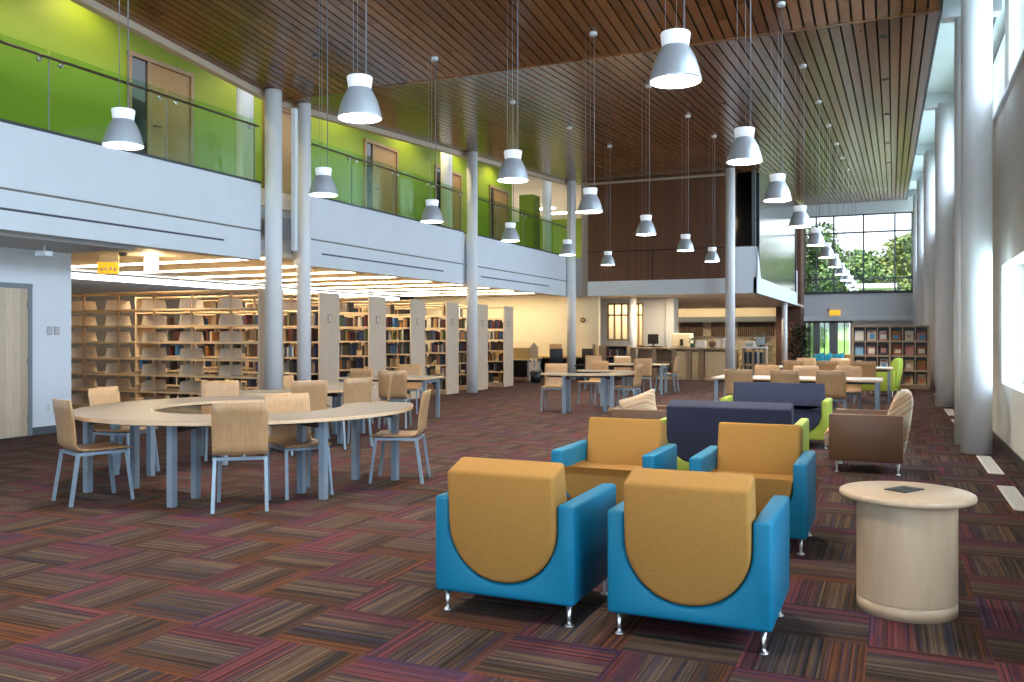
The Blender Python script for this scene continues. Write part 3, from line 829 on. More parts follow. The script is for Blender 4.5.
def rect_table(x, y, w, d, rz, label, mat, group=None, h=.735):
    t = thing('reading_table', label, 'table', (x, y, 0), R(rz), group)
    MB().box(-w/2, w/2, -d/2, d/2, h-.03, h, bev=.004).build('tabletop', M['edge'], t)
    MB().box(-w/2+.008, w/2-.008, -d/2+.008, d/2-.008, h, h+.002).build('laminate_surface', mat, t)
    for sx in (-1, 1):
        for sy in (-1, 1):
            MB().bar((sx*(w/2-.08), sy*(d/2-.09), 0), (sx*(w/2-.08), sy*(d/2-.09), h-.03), .06).build('leg', M['bluegray'], t)
        MB().bar((sx*(w/2-.08), -d/2+.09, h-.07), (sx*(w/2-.08), d/2-.09, h-.07), .045).build('leg_rail', M['bluegray'], t)
    MB().box(-w/2+.1, w/2-.1, -.03, .03, h-.09, h-.032).build('apron', M['darksteel'], t)
    return t
M['whitelam'] = plain('white_laminate', (.66, .65, .64), .3)
rect_table(-1.5, 15.58, 2.7, 1.1, 0, 'long white-topped table behind the navy loveseats, nearer of two', M['whitelam'], 'long white tables')
rect_table(-1.36, 21.12, 2.72, 1.1, 0, 'long white-topped table before the magazine rack, farther of two', M['whitelam'], 'long white tables')
rect_table(-8.02, 13.15, 1.6, 1.0, 12, 'small straight maple table before the book stacks', M['laminate'])
rect_table(-6.0, 21.4, 1.7, .9, 5, 'straight maple table before the service counter', M['laminate'])

# ------------------------------------------------------------------ sling armchairs and loveseats
def u_outline(w, ztop, rad, zbot, n=14):
    """U outline (x,z) counter-clockwise from top left: straight sides, rounded bottom corners"""
    P = [(-w/2, ztop)]
    for k in range(n+1):
        a = PI+PI/2*k/n
        P.append((-w/2+rad+rad*math.cos(a), zbot+rad+rad*math.sin(a)))
    for k in range(n+1):
        a = 1.5*PI+PI/2*k/n
        P.append((w/2-rad+rad*math.cos(a), zbot+rad+rad*math.sin(a)))
    P.append((w/2, ztop))
    return P
def make_sling(name, cat, W, body, fabric, label, group, D=.74, H=.615):
    """U-shaped side shell with a slung back and seat; faces +Y, origin at floor under the middle of the rear edge"""
    t = thing(name, label, cat, (0, 0, 0), 0, group)
    arm = .088; w = W-2*arm; z0 = .115; rad = min(.29, w/2-.001)
    inner = u_outline(w, H, rad, .19)
    outer = [(-W/2, H), (-W/2, z0), (W/2, z0), (W/2, H)]
    shell = MB().prism(outer+inner[::-1], 'Y', 0, D, bev=.018, seg=3).build('shell', M[body], t, smooth=True)
    # back cushion: fills the U at the rear and rises above the arms
    zt = .785
    back = u_outline(w-.008, zt, rad-.004, .195)
    bm = MB().prism(back, 'Y', -.012, .17, bev=.022, seg=3)
    for v in bm.bm.verts:                       # the top leans backwards, front face reclines
        k = max(0., (v.co.z-.35)/.43)
        if v.co.y > .08: v.co.y += .07*(1-k)
        v.co.y -= .035*k
        if v.co.z > .7: v.co.z += -.022+.05*min(max((v.co.y+.03)/.16, 0), 1)
    bm.build('back_cushion', M[fabric], t, smooth=True)
    # seat: lower part of the U, front end rounded
    zs = .455
    sp = [p for p in u_outline(w-.012, zs, rad-.006, .197)]
    sb = MB().prism(sp, 'Y', .20, D+.035, bev=.055, seg=5)
    for v in sb.bm.verts:
        if v.co.z > zs-.08:
            s = (v.co.x/(w/2)); v.co.z += .02*(1-s*s)
    sb.build('seat_cushion', M[fabric], t, smooth=True)
    for sx in (-1, 1):
        for y in (.065, D-.085):
            x = sx*(W/2-.045)
            MB().lathe([(0, 0), (.023, 0), (.024, .005), (.020, .009), (.010, .013), (.010, .03), (.015, .116), (0, .116)], (x, y, 0), 18).build('leg', M['chrome'], t)
    return t
CW = .775
a = make_sling('lounge_armchair', 'armchair', CW, 'blue', 'mustard', 'turquoise and mustard armchair, back to camera, left of the front pair', 'turquoise and mustard armchairs')
a.location = (-1.83, 4.07, 0)
KIDS[a.name] = [(c, []) for c in children_of(a)]
dup(a, (-.885, 4.07, 0), 0, 'turquoise and mustard armchair, back to camera, right of the front pair')
dup(a, (-.905, 6.76, 0), PI, 'turquoise and mustard armchair facing the camera, right one of two')
dup(a, (-1.925, 6.76, 0), PI, 'turquoise and mustard armchair facing the camera, left one of two')
l = make_sling('loveseat', 'sofa', 1.38, 'lime', 'navy', 'navy loveseat with lime green arms, back to camera behind the armchairs', 'navy and lime loveseats')
l.location = (-1.47, 8.62, 0)
KIDS[l.name] = [(c, []) for c in children_of(l)]
dup(l, (-1.44, 12.55, 0), PI, 'navy loveseat with lime green arms, facing the camera before the white tables')

def make_club(body, fabric, label, cat='armchair', W=.76, D=.78, group=None, hb=.91):
    """boxy club chair with flat side panels and a rolled striped back; faces +Y, origin under the middle of the rear"""
    t = thing('club_chair', label, cat, (0, 0, 0), 0, group)
    for sx in (-1, 1):
        o = MB().box(sx*W/2-sx*.10, sx*W/2, .03, D-.02, .13, .62, bev=.014).build('arm_panel', M[body], t, smooth=True)
    MB().box(-W/2+.1, W/2-.1, .06, D-.06, .13, .27, bev=.01).build('base', M[body], t)
    # rolled back, profile in y,z
    P = [(.03, .20), (.0, .30), (-.035, .50), (-.055, .68), (-.065, .80), (-.055, .875), (-.015, .91), (.04, .905), (.085, .87), (.125, .79), (.165, .68), (.20, .56), (.235, .44), (.245, .30), (.24, .20)]
    P = [(y, z if z < .45 else .45+(z-.45)*(hb-.45)/.46) for y, z in P]
    MB().prism(P, 'X', -W/2+.105, W/2-.105, bev=.03, seg=3).build('back_cushion', M[fabric], t, smooth=True)
    S = [(.22, .27), (.22, .43), (.50, .455), (.72, .45), (.80, .42), (.825, .36), (.80, .28), (.76, .24), (.70, .235), (.5, .25)]
    MB().prism(S, 'X', -W/2+.108, W/2-.108, bev=.02, seg=3).build('seat_cushion', M[fabric], t, smooth=True)
    for sx in (-1, 1):
        for y in (.08, D-.10):
            MB().lathe([(0, 0), (.023, 0), (.024, .005), (.020, .009), (.010, .013), (.010, .03), (.015, .131), (0, .131)], (sx*(W/2-.05), y, 0), 18).build('leg', M['chrome'], t)
    return t
c = make_club('brown', 'stripe', 'brown club chair with striped rolled back, right side panel towards camera', group='brown club chairs', hb=.87)
c.location = (.13, 10.28, 0); c.rotation_euler = (0, 0, R(90))
KIDS[c.name] = [(k, []) for k in children_of(c)]
c2 = make_club('brown', 'brown', 'brown club chair holding a striped cushion, left of the navy loveseat', group='brown club chairs', hb=.62)
c2.location = (-2.96, 9.95, 0); c2.rotation_euler = (0, 0, R(-90))
def pillow(w, th, mat, name='throw_cushion'):
    bm = bmesh.new(); bmesh.ops.create_cube(bm, size=1); bmesh.ops.subdivide_edges(bm, edges=bm.edges[:], cuts=7, use_grid_fill=True)
    for v in bm.verts:
        ex, ez = v.co.x*2, v.co.z*2
        puff = (1-abs(ex)**4)*(1-abs(ez)**4)
        v.co.y *= th*max(puff, 0)**.6+.03; v.co.x *= w*(1-.08*(1-abs(ez))*abs(ex)); v.co.z = v.co.z*w*(1-.08*(1-abs(ex))*abs(ez))
    me = bpy.data.meshes.new(name); bm.to_mesh(me); bm.free(); me.materials.append(mat)
    for p in me.polygons: p.use_smooth = True
    o = bpy.data.objects.new(name, me); COL.objects.link(o); return o
o = pillow(.43, .15, M['stripe']); o.scale = (1.22, 1, .86); o.location = (-2.70, 9.88, .59); o.rotation_euler = (R(-8), R(-18), R(-22))
tag(o, 'striped cushion leaning in the left brown club chair', 'cushion')
g = make_club('lime', 'lime', 'lime green club chair beside the farther white table')
g.location = (.12, 22.9, 0); g.rotation_euler = (0, 0, R(80))
# brown sofa with teal cushions near the entrance
s = thing('sofa', 'tan sofa near the glazed entrance', 'sofa', (-1.55, 31.4, 0), PI)
MB().box(-.95, .95, 0, .24, .12, .82, bev=.04).build('backrest', M['tan_sofa'], s, smooth=True)
MB().box(-.80, .80, .24, .85, .12, .44, bev=.03).build('seat', M['tan_sofa'], s, smooth=True)
for sx in (-1, 1):
    MB().box(sx*.95-sx*.15, sx*.95, .22, .85, .12, .62, bev=.03).build('arm', M['tan_sofa'], s, smooth=True)
    for y in (.06, .78): MB().cyl((sx*.85, y, 0), (sx*.85, y, .13), .02).build('leg', M['chrome'], s)
for k, (x, zz, rot) in enumerate(((-2.22, .445, -14), (-1.93, .445, -22), (-1.62, .445, -10))):
    bm = bmesh.new(); bmesh.ops.create_cube(bm, size=1); bmesh.ops.subdivide_edges(bm, edges=bm.edges[:], cuts=5, use_grid_fill=True)
    for v in bm.verts:
        ex, ez = v.co.x*2, v.co.z*2
        puff = (1-.8*abs(ex)**3)*(1-.8*abs(ez)**3)
        v.co.y *= .14*puff+.02; v.co.x *= .38*(1-.06*(1-abs(ez))); v.co.z = (v.co.z+.5)*.40
    me = bpy.data.meshes.new('cushion'); bm.to_mesh(me); bm.free(); me.materials.append(M['teal'])
    o = bpy.data.objects.new('throw_cushion', me); COL.objects.link(o); o.location = (x, 30.98, zz); o.rotation_euler = (R(-12), R(rot), 0)
    tag(o, 'teal throw cushion on the tan sofa, %s' % ('left one', 'middle one', 'right one')[k], 'cushion', 'teal cushions on the tan sofa')

# ------------------------------------------------------------------ drum side table with power plate
t = thing('drum_table', 'round maple drum side table beside the turquoise armchairs', 'side table', (.065, 5.11, 0))
n = 64
MB().lathe([(.322, .595), (.332, .600), (.336, .612), (.332, .625), (.322, .63), (0, .63)], n=n).lathe([(.322, .595), (0, .595)], n=n).build('tabletop', M['laminate'] if False else M['maple_drum'], t)
MB().lathe([(.247, .075), (.247, .595)], n=n).lathe([(0, .075), (.247, .075)], n=n).build('drum', M['maple_drum'], t)
MB().lathe([(0, .001), (.247, .001), (.247, .064), (.239, .067), (.239, .076)], n=n).build('plinth', M['maple_drum'], t)
o = MB().box(-.09, .09, -.062, .062, 0, .006, bev=.003).box(-.05, -.02, -.02, .02, .006, .0075).box(.02, .05, -.02, .02, .006, .0075).build('power_outlet_plate', M['blackplastic'], t)
o.location = (-.01, .03, .630); o.rotation_euler = (0, 0, R(58))

# ------------------------------------------------------------------ floor vents
for k, (y0, y1, lab) in enumerate(((8.35, 9.62, 'nearest the camera'), (10.45, 11.9, 'second from the camera, before the paired columns'), (15.6, 16.9, 'third, beyond the paired columns'), (17.7, 19.2, 'fourth, before the single column'), (22.6, 24.0, 'fifth, beyond the single column'))):
    t = thing('floor_vent', 'white slotted floor vent along the window wall, %s' % lab, 'floor vent', (.995, y0, 0), 0, 'floor vents')
    L = y1-y0
    MB().box(-.075, .075, 0, .05, 0, .008).box(-.075, .075, L-.05, L, 0, .008).box(-.075, -.055, 0, L, 0, .008).box(.055, .075, 0, L, 0, .008).build('frame', M['vent'], t)
    mb = MB()
    m = int(L/.028)
    for q in range(m): mb.box(-.055, .055, .05+(L-.1)*q/m, .05+(L-.1)*(q+.6)/m, 0, .006)
    o = mb.build('louvre', M['vent'], t)
    MB().box(-.055, .055, .05, L-.05, .0005, .0015).build('duct', M['blackplastic'], t)

# ------------------------------------------------------------------ book stacks
LEV = [.12, .425, .73, 1.03, 1.335, 1.64, 1.94]
SD = .325                                    # half depth
ROWY = [12.45+1.73*k for k in range(7)]
XE = -10.04
RANK = ['first', 'second', 'third', 'fourth', 'fifth', 'sixth', 'seventh']
def bracket_mesh(s):
    P = [(s*.01, 0), (s*.315, 0), (s*.265, .185), (s*.01, .195)]
    return P
br_me = {}
for s in (-1, 1):
    o = MB().prism(bracket_mesh(s), 'X', -.006, .006).build('shelf_bracket', M['bracket']); br_me[s] = o.data; bpy.data.objects.remove(o)
def stack_row(k):
    L = 5.5 if k == 0 else 4.7
    np_ = 6 if k == 0 else 5
    lab = ('first, mostly empty bookcase row of the stacks behind the ring table' if k == 0 else
           '%s bookcase row of the stacks, counted from the ring table' % RANK[k])
    t = thing('library_bookcase', lab, 'bookcase', (XE, ROWY[k], 0), 0, 'bookcase rows of the stacks')
    MB().box(-.035, 0, -SD, SD, 0, 2.275).build('end_panel', M['maple_pale'], t)
    MB().box(-L, -.035, -SD, SD, 2.235, 2.262).build('canopy', M['shelfwood'], t)
    MB().box(-L, -.035, -SD+.02, SD-.02, 0, .09).build('kick_base', M['shelfwood'], t)
    if k: 
        o = MB().box(-.001, .012, -.065, .065, 1.70, 1.86).build('sign_holder', M['grayframe'], t)
        MB().box(.012, .014, -.05, .05, 1.715, 1.845).build('sign_card', M['maple_pale'], o)
    for z in LEV:
        for s in (-1, 1):
            y0, y1 = (s*.018, s*SD)
            MB().box(-L, -.035, min(y0, y1), max(y0, y1), z-.032, z).build('shelf_board', M['shelfwood'], t)
    xs = [-.91-.92*q for q in range(np_)]
    for q, x in enumerate(xs+[-.06]):
        MB().box(x-.022, x+.022, -.016, .016, 0, 2.235).build('post', M['shelfwood'], t)
        if k == 0 or q < 1 or x == -.06:
            for z in LEV:
                for s in (-1, 1):
                    if x == -.06: continue
                    o = bpy.data.objects.new('shelf_bracket', br_me[s]); COL.objects.link(o); o.parent = t; o.location = (x, 0, z)
    if k: MB().box(-L-.035, -L, -SD, SD, 0, 2.275).build('end_panel', M['maple_pale'], t)
    return t
for k in range(7): stack_row(k)

BOOKC = [('dark brown', (.055, .028, .016)), ('black', (.014, .013, .014)), ('navy', (.02, .035, .10)), ('dark green', (.018, .05, .03)), ('maroon', (.11, .018, .02)),
         ('tan', (.36, .24, .13)), ('gray', (.20, .20, .20)), ('off-white', (.55, .52, .46)), ('blue', (.03, .13, .34)), ('orange brown', (.30, .12, .03)), ('olive', (.16, .17, .05))]
BW = [20, 20, 14, 7, 9, 9, 8, 7, 5, 6, 3]
BM = [plain('book_cover_'+n.replace(' ', '_').replace('-', '_'), c, .5) for n, c in BOOKC]
book_me = {}
def book_mesh(ci):
    if ci not in book_me:
        m = MB().box(-.5, .5, -.5, .5, 0, 1)
        o = m.build('book', BM[ci]); book_me[ci] = o.data; bpy.data.objects.remove(o)
    return book_me[ci]
LEVN = ['bottom', 'second', 'third', 'fourth', 'fifth', 'sixth', 'top']
rest = []                                     # (x,y,z,w,d,h,colour)
nbook = 0
rb = random.Random(11)
def ordinal(n):
    return {1: '1st', 2: '2nd', 3: '3rd'}.get(n, '%dth' % n)
def fill(k, side, x0, x1, lev, dens, individual):
    """books on one shelf from x0 (end panel side) towards x1"""
    global nbook
    z = LEV[lev]; x = x0; n = 0
    while x > x1:
        w = rb.uniform(.03, .058); h = rb.uniform(.18, .262); d = rb.uniform(.15, .21)
        if rb.random() > dens: x -= rb.uniform(.06, .26); continue
        ci = rb.choices(range(len(BOOKC)), BW)[0]; n += 1
        y = ROWY[k]+side*(SD-.03-d/2)
        X = XE+x-w/2
        if abs(x-w/2+.91) < .045 : x -= .05; continue
        if individual and nbook < 300:
            nbook += 1
            o = bpy.data.objects.new('book', book_mesh(ci)); COL.objects.link(o)
            o.location = (X, y, z); o.scale = (w*.96, d, h)
            tag(o, '%s book, %s from end panel, %s shelf of %s bookcase row' % (BOOKC[ci][0], ordinal(n), LEVN[lev], RANK[k]), 'book', 'books in the %s bookcase row' % RANK[k])
        else: rest.append((X, y, z, w*.96, d, h, ci))
        x -= w
for k in (1, 2, 3, 4, 5, 6):
    for lev in range(6, -1, -1):
        dens = .12 if lev == 6 else (.9 if lev > 1 else .8)
        fill(k, -1, -.10, -.98, lev, dens, True)
for k in (1, 2, 3):
    for lev in range(0, 6):
        fill(k, -1, -1.05, -4.6, lev, .62 if k == 1 else .5, False)
for k in (4, 5, 6):
    for lev in range(0, 6): fill(k, -1, -1.05, -2.4, lev, .6, False)
bm = bmesh.new()
for (X, y, z, w, d, h, ci) in rest:
    t = bmesh.new(); bmesh.ops.create_cube(t, size=1); bmesh.ops.scale(t, vec=(w, d, h), verts=t.verts); bmesh.ops.translate(t, vec=(X, y, z+h/2), verts=t.verts)
    for f in t.faces: f.material_index = ci
    me = bpy.data.meshes.new('tmp'); t.to_mesh(me); t.free(); bm.from_mesh(me); bpy.data.meshes.remove(me)
me = bpy.data.meshes.new('books'); bm.to_mesh(me); bm.free()
for m in BM: me.materials.append(m)
o = bpy.data.objects.new('books', me); COL.objects.link(o)
tag(o, 'rows of further books deep in the stacks, seen through the empty shelves', 'books', None, 'stuff')

# linear lamps in the stacks ceiling, hanging lamp, amber sign
for k in range(9):
    y = 12.75+1.75*k
    o = MB().box(-15.9, -10.35, y-.035, y+.035, 2.83, 2.859).build('linear_downlight', M['strip'])
    tag(o, 'recessed linear ceiling lamp over the stacks, %s from the ring table' % ordinal(k+1), 'ceiling lamp', 'linear lamps over the stacks')
o = MB().box(-16.29, -16.15, 12.5, 27., 2.68, 2.80).build('wall_wash_lamp', M['strip_white'])
tag(o, 'long white linear lamp high on the far wall behind the stacks', 'ceiling lamp')
for k, (x, y) in enumerate(((-14.2, 35.6), (-13.5, 37.2))):
    o = MB().box(x-.7, x+.7, y-.12, y+.12, 6.94, 6.995).build('ceiling_lamp', emis('gallery_lamp_glow_%d' % k, (1., .93, .78), 9.))
    tag(o, 'bright ceiling lamp at the far end of the green gallery, %s' % ('left of two', 'right of two')[k], 'ceiling lamp', 'gallery end lamps')
t = thing('ceiling_lantern', 'glowing cylinder lantern under the gallery beside the stacks', 'ceiling lamp', (-11.88, 11.5, 2.56))
MB().lathe([(0, 0), (.10, 0), (.112, .02), (.112, .24), (.10, .26), (0, .26)], n=24).build('lamp_shade', M['warmlamp'], t)
MB().lathe([(.06, .26), (.075, .27), (.075, .30), (0, .30)], n=20).build('lamp_cap', M['alum'], t)
t = thing('illuminated_sign', 'amber lit sign box hanging from the stacks ceiling', 'sign', (-12.57, 11.2, 2.53), R(38))
MB().box(-.17, .17, -.03, .03, 0, .20, bev=.01).build('sign_face', M['amber'], t)
MB().box(-.15, .17, -.04, .04, .20, .33, bev=.006).build('housing', M['cream'], t)
for x, z in ((-.1, .07), (-.03, .08), (.05, .09), (.12, .07)): MB().box(x-.02, x+.02, -.034, .034, z-.025, z+.025).build('pale_mark', M['paper'], t)
t = thing('illuminated_sign', 'small amber lit sign above the glazed entrance', 'sign', (-2.5, 43.72, 2.38))
MB().box(-.24, .24, -.03, .03, 0, .25, bev=.01).build('sign_face', M['amber'], t)
MB().box(-.34, -.24, -.02, .02, .18, .32).build('housing', M['grayplastic'], t)
t = thing('surface_spotlight', 'small white lamp under the gallery soffit by the wooden door', 'ceiling lamp', (-10.5, 8.3, 2.52))
MB().box(-.10, .10, -.06, .06, 0, .07, bev=.008).build('lamp_head', M['white'], t)
MB().cyl((0, 0, .07), (0, 0, .18), .02).build('stem', M['graywall'], t)
for k, (x, y, z, lab) in enumerate(((-11.49, 9.18, 1.46, 'left of two switch plates on the white wall'), (-11.49, 9.30, 1.46, 'right of two switch plates on the white wall'))):
    t = thing('wall_switch', 'gray %s' % lab, 'switch', (x, y, z), 0, 'switch plates on the white wall')
    MB().box(-.012, .004, -.042, .042, 0, .125).build('plate', M['graywall'], t); MB().box(.004, .010, -.022, .022, .025, .10).build('rocker', M['paleplastic'], t)
t = thing('wall_outlet', 'white outlet plate low on the white wall by the chair', 'outlet', (-11.49, 9.15, .32))
MB().box(-.012, .004, -.045, .045, 0, .13).build('plate', M['white'], t)
MB().box(.004, .007, -.018, .018, .02, .055).box(.004, .007, -.018, .018, .075, .11).build('socket', M['paleplastic'], t)
t = thing('mounted_alarm_bell', 'small brown round alarm on the cream rear wall', 'alarm', (-9.68, 28.29, 1.97))
MB().cyl((0, 0, 0), (0, -.03, 0), .085, n=24).build('bell', M['terracotta'], t); MB().box(-.035, .035, -.06, -.03, -.035, .035).build('box', M['carrel'], t)
t = thing('smoke_detector', 'dark smoke detector on the stacks ceiling near the amber sign', 'smoke detector', (-12.0, 11.0, 2.80))
MB().lathe([(0, 0), (.05, 0), (.07, .03), (.07, .06), (0, .06)], n=20).build('body', M['grayplastic'], t)

# ------------------------------------------------------------------ magazine rack
t = thing('magazine_rack', 'tall wooden magazine rack with face-out titles by the window wall', 'bookcase', (-.075, 25.9, 0))
RW, RH = .945, 1.70
MB().prism([(-RW, .08), (RW, .08), (RW, RH-.06), (RW-.06, RH), (-RW+.06, RH), (-RW, RH-.06)], 'Y', .36, .38).build('back_panel', M['magwood'], t)
for x, n in ((-RW, 'l'), (RW, 'r'), (0, 'm')): MB().box(x-.028, x+.028, 0, .38, .0, RH-.015).build('upright', M['magwood'], t)
MB().box(-RW-.028, RW+.028, 0, .38, RH-.02, RH+.015, bev=.012).build('top', M['magwood'], t)
TZ = [.12, .51, .91, 1.31]
for z in TZ: MB().box(-RW, RW, 0, .36, z-.045, z).build('shelf', M['magwood'], t)
MB().box(-RW, RW, .03, .36, 0, .075).build('plinth', M['magwood'], t)
for bx in (-RW/2, RW/2):
    for k in (-1, 1): MB().box(bx+k*.155-.012, bx+k*.155+.012, .05, .36, .12, RH-.02).build('divider', M['magwood'], t)
for bx in (-RW/2, RW/2):
    for z in TZ: MB().bar((bx-.44, .30, z+.33), (bx+.44, .30, z+.33), .01).build('tilt_board', M['blackplastic'], t) if False else None
MB().box(-RW+.03, RW-.03, .30, .34, .13, RH-.03).build('backing', M['blackplastic'], t)
TN = ['bottom', 'third', 'second', 'top']
rm = random.Random(4)
COVM = [plain('cover_'+n, c, .35) for n, c in (('cream', (.70, .62, .50)), ('cream_white', (.72, .70, .66)), ('tan', (.55, .38, .22)), ('rust', (.36, .13, .05)), ('sky_blue', (.09, .33, .55)), ('charcoal', (.05, .05, .06)), ('rose', (.50, .22, .22)), ('ochre', (.52, .36, .10)))]
for kz, z in enumerate(TZ):
    for b in (0, 1):
        for c in range(3):
            x = (-RW/2 if b == 0 else RW/2)+(c-1)*.31
            w = rm.uniform(.19, .23); h = rm.uniform(.26, .31)
            ci, cj, ck = rm.randrange(len(COVM)), rm.randrange(len(COVM)), rm.randrange(len(COVM))
            o = MB().box(-w/2, w/2, -.004, .004, 0, h).build('magazine', COVM[ci]); o.location = (-.075+x+rm.uniform(-.015, .015), 25.9+.10, z+.003); o.rotation_euler = (R(-20), 0, 0)
            px0, px1, pz0, pz1 = -w*rm.uniform(.2, .42), w*rm.uniform(.2, .42), h*rm.uniform(.08, .25), h*rm.uniform(.5, .72)
            if cj != ci: MB().box(px0, px1, -.0055, -.004, pz0, pz1).build('cover_picture', COVM[cj], o)
            if ck != ci: MB().box(-w*.42, w*rm.uniform(.1, .42), -.0055, -.004, h*.80, h*.92).build('title_band', COVM[ck], o)
            tag(o, 'face-out magazine, %s tier, %s from left in the %s bay of the rack' % (TN[kz], ordinal(c+1), ('left', 'right')[b]), 'magazine', 'magazines in the rack')

# ------------------------------------------------------------------ service counter and things on it
t = thing('service_counter', 'long maple service counter under the panelled wall', 'counter', (-6.3, 28.25, 0))
MB().box(-1.68, 1.72, -.10, .62, 1.00, 1.05, bev=.008).build('countertop', M['countertop'], t)
for x0, x1 in ((-.18, .16), (.34, .56), (.76, 1.66)): MB().box(x0, x1, .0, .05, .10, .93).build('front_panel', M['counterwood'], t)
for x in (-1.62, -.9, -.23, .24, .66, 1.66): MB().box(x-.075, x+.075, -.05, .10, 0, 1.0).build('post', M['post'], t)
MB().box(-1.68, 1.72, .02, .10, 0, .10).build('plinth', M['counterwood'], t)
MB().box(-1.6, -.2, .40, .60, .55, .58).box(-1.6, -.2, .05, .60, .08, .10).build('shelf', M['counterwood'], t)
MB().box(-1.6, 1.7, .58, .60, .05, .98).build('rear_panel', M['post'], t)
for k, x in enumerate((-1.5, -1.42, -1.3, -1.18, -1.05, -.98, -.75, -.65, -.5, -.42)):
    ci = k % len(BOOKC)
    o = MB().box(x-.03, x+.03, .1, .3, .10, .10+.24+.02*(k % 3)).build('book', BM[ci]); o.location = (-6.3, 28.25, 0)
    tag(o, '%s book under the service counter, %s from its left end' % (BOOKC[ci][0], ordinal(k+1)), 'book', 'books under the service counter')
CT = 1.051
def onc(u_x, y=28.5): return (u_x, y, CT)
t = thing('desk_plant', 'small plant in a green pot on the service counter', 'plant', onc(-6.0))
MB().lathe([(0, 0), (.06, 0), (.085, .14), (.075, .14), (0, .12)], n=18).build('pot', M['greenpot'], t)
def leaf_clump(n, rad, hgt, lw, ll, seed, z0=0.):
    rr = random.Random(seed); bm = bmesh.new()
    for _ in range(n):
        a = rr.uniform(0, 2*PI); q = rr.random()**.5*rad; z = z0+rr.random()*hgt
        c = Vector((q*math.cos(a), q*math.sin(a), z))
        d = Vector((math.cos(a)+rr.uniform(-.5, .5), math.sin(a)+rr.uniform(-.5, .5), rr.uniform(-.3, 1.))).normalized()
        s = d.cross(Vector((0, 0, 1))).normalized() if abs(d.z) < .98 else Vector((1, 0, 0))
        L = ll*rr.uniform(.6, 1.3); w = lw*rr.uniform(.6, 1.2)
        P = [c, c+d*L*.5+s*w, c+d*L+Vector((0, 0, -.15*L)), c+d*L*.5-s*w]
        bm.faces.new([bm.verts.new(p) for p in P])
    return bm
m = MB(); m.bm = leaf_clump(50, .06, .16, .02, .12, 3, .13); m.build('foliage', M['plantleaf'], t)
t = thing('paper_tray', 'white paper tray standing on the service counter', 'tray', onc(-5.72), 0)
MB().prism([(-.17, 0), (.17, 0), (.15, .22), (-.13, .22)], 'Y', -.12, .12, bev=.01).build('box', M['paper'], t)
t = thing('desk_globe', 'brown round globe on the service counter', 'globe', onc(-5.36))
MB().lathe([(0, 0), (.08, 0), (.07, .015), (.015, .03), (0, .03)], n=20).build('stand', M['blackplastic'], t)
b = bmesh.new(); bmesh.ops.create_uvsphere(b, u_segments=20, v_segments=12, radius=.12); bmesh.ops.translate(b, vec=(0, 0, .14), verts=b.verts); m = MB(); m.bm = b; m.build('ball', M['terracotta'], t, smooth=True)
for k, (x, w, h, mt, n) in enumerate(((-5.14, .08, .24, 'paper', 'white'), (-5.03, .13, .30, 'soffit', 'tan'), (-4.91, .10, .27, 'paper', 'white'), (-4.83, .05, .25, 'blackplastic', 'black'))):
    o = MB().box(-w/2, w/2, -.12, .12, 0, h, bev=.004).build('ring_binder', M[mt]); o.location = onc(x)
    tag(o, '%s binder on the service counter, %s beside the globe' % (n, ordinal(k+1)), 'binder', 'binders on the service counter')
t = thing('copier', 'cream office copier standing behind the service counter', 'copier', (-6.5, 29.35, 0))
MB().box(-.30, .30, -.28, .28, 0, 1.05, bev=.02).build('cabinet', M['paleplastic'], t)
MB().box(-.31, .31, -.30, .28, 1.06, 1.52, bev=.03).build('scanner', M['cream'], t)
MB().box(-.02, .08, -.33, -.30, 1.10, 1.32).build('control_panel', M['blackplastic'], t)
t = thing('rear_desk', 'dark rear work surface behind the service counter', 'desk', (-7.6, 29.75, 0))
MB().box(-.5, .4, -.25, .3, 1.03, 1.07).build('worktop', M['blackplastic'], t)
for x in (-.45, .35): MB().box(x-.03, x+.03, -.2, .25, 0, 1.03).build('leg', M['darksteel'], t)
t = thing('computer_monitor', 'black monitor on the rear desk by the gray wall', 'monitor', (-7.62, 29.75, 1.07))
MB().box(-.19, .19, -.02, .02, .08, .42, bev=.01).build('display', M['screen'], t); MB().box(-.1, .1, -.08, .08, 0, .015).box(-.025, .025, -.01, .02, 0, .15).build('stand', M['blackplastic'], t)
# rack right of the white column
t = thing('binder_rack', 'white-topped rack of dark binders right of the white column', 'rack', (-4.05, 28.9, 0))
MB().box(-.38, .36, -.25, .25, 1.04, 1.08).build('top', M['white'], t)
for x in (-.36, -.05, .33): MB().box(x-.03, x+.03, -.25, .25, 0, 1.04).build('side_panel', M['post'], t)
for z in (.10, .55): MB().box(-.36, .33, -.22, .22, z-.02, z).build('shelf', M['post'], t)
k = 0
for z in (.10, .55):
    for x in (-.29, -.21, -.13, .03, .11, .19, .26):
        ci = (1, 6, 1, 2, 7, 1, 6)[k % 7]; k += 1
        o = MB().box(-.035, .035, -.2, .1, 0, .36).build('ring_binder', BM[ci]); o.location = (-4.05+x, 28.9, z)
        tag(o, '%s binder in the rack by the white column, %s shelf, %s from left' % (BOOKC[ci][0], 'lower' if z < .3 else 'upper', ordinal((k-1) % 7+1)), 'binder', 'binders in the rack')
t = thing('desk_printer', 'small pale printer on the white-topped rack', 'printer', (-4.22, 28.9, 1.08))
MB().box(-.15, .15, -.14, .14, 0, .17, bev=.02).build('body', M['paleplastic'], t); MB().box(-.10, .10, -.19, -.14, .05, .07).build('paper_slot', M['blackplastic'], t)
t = thing('computer_monitor', 'small blue-gray monitor on the white-topped rack', 'monitor', (-3.9, 28.95, 1.08), R(-15))
MB().box(-.13, .13, -.015, .015, .06, .30, bev=.006).build('display', M['bluegray'], t); MB().box(-.07, .07, -.06, .06, 0, .012).box(-.02, .02, 0, .02, 0, .1).build('stand', M['blackplastic'], t)
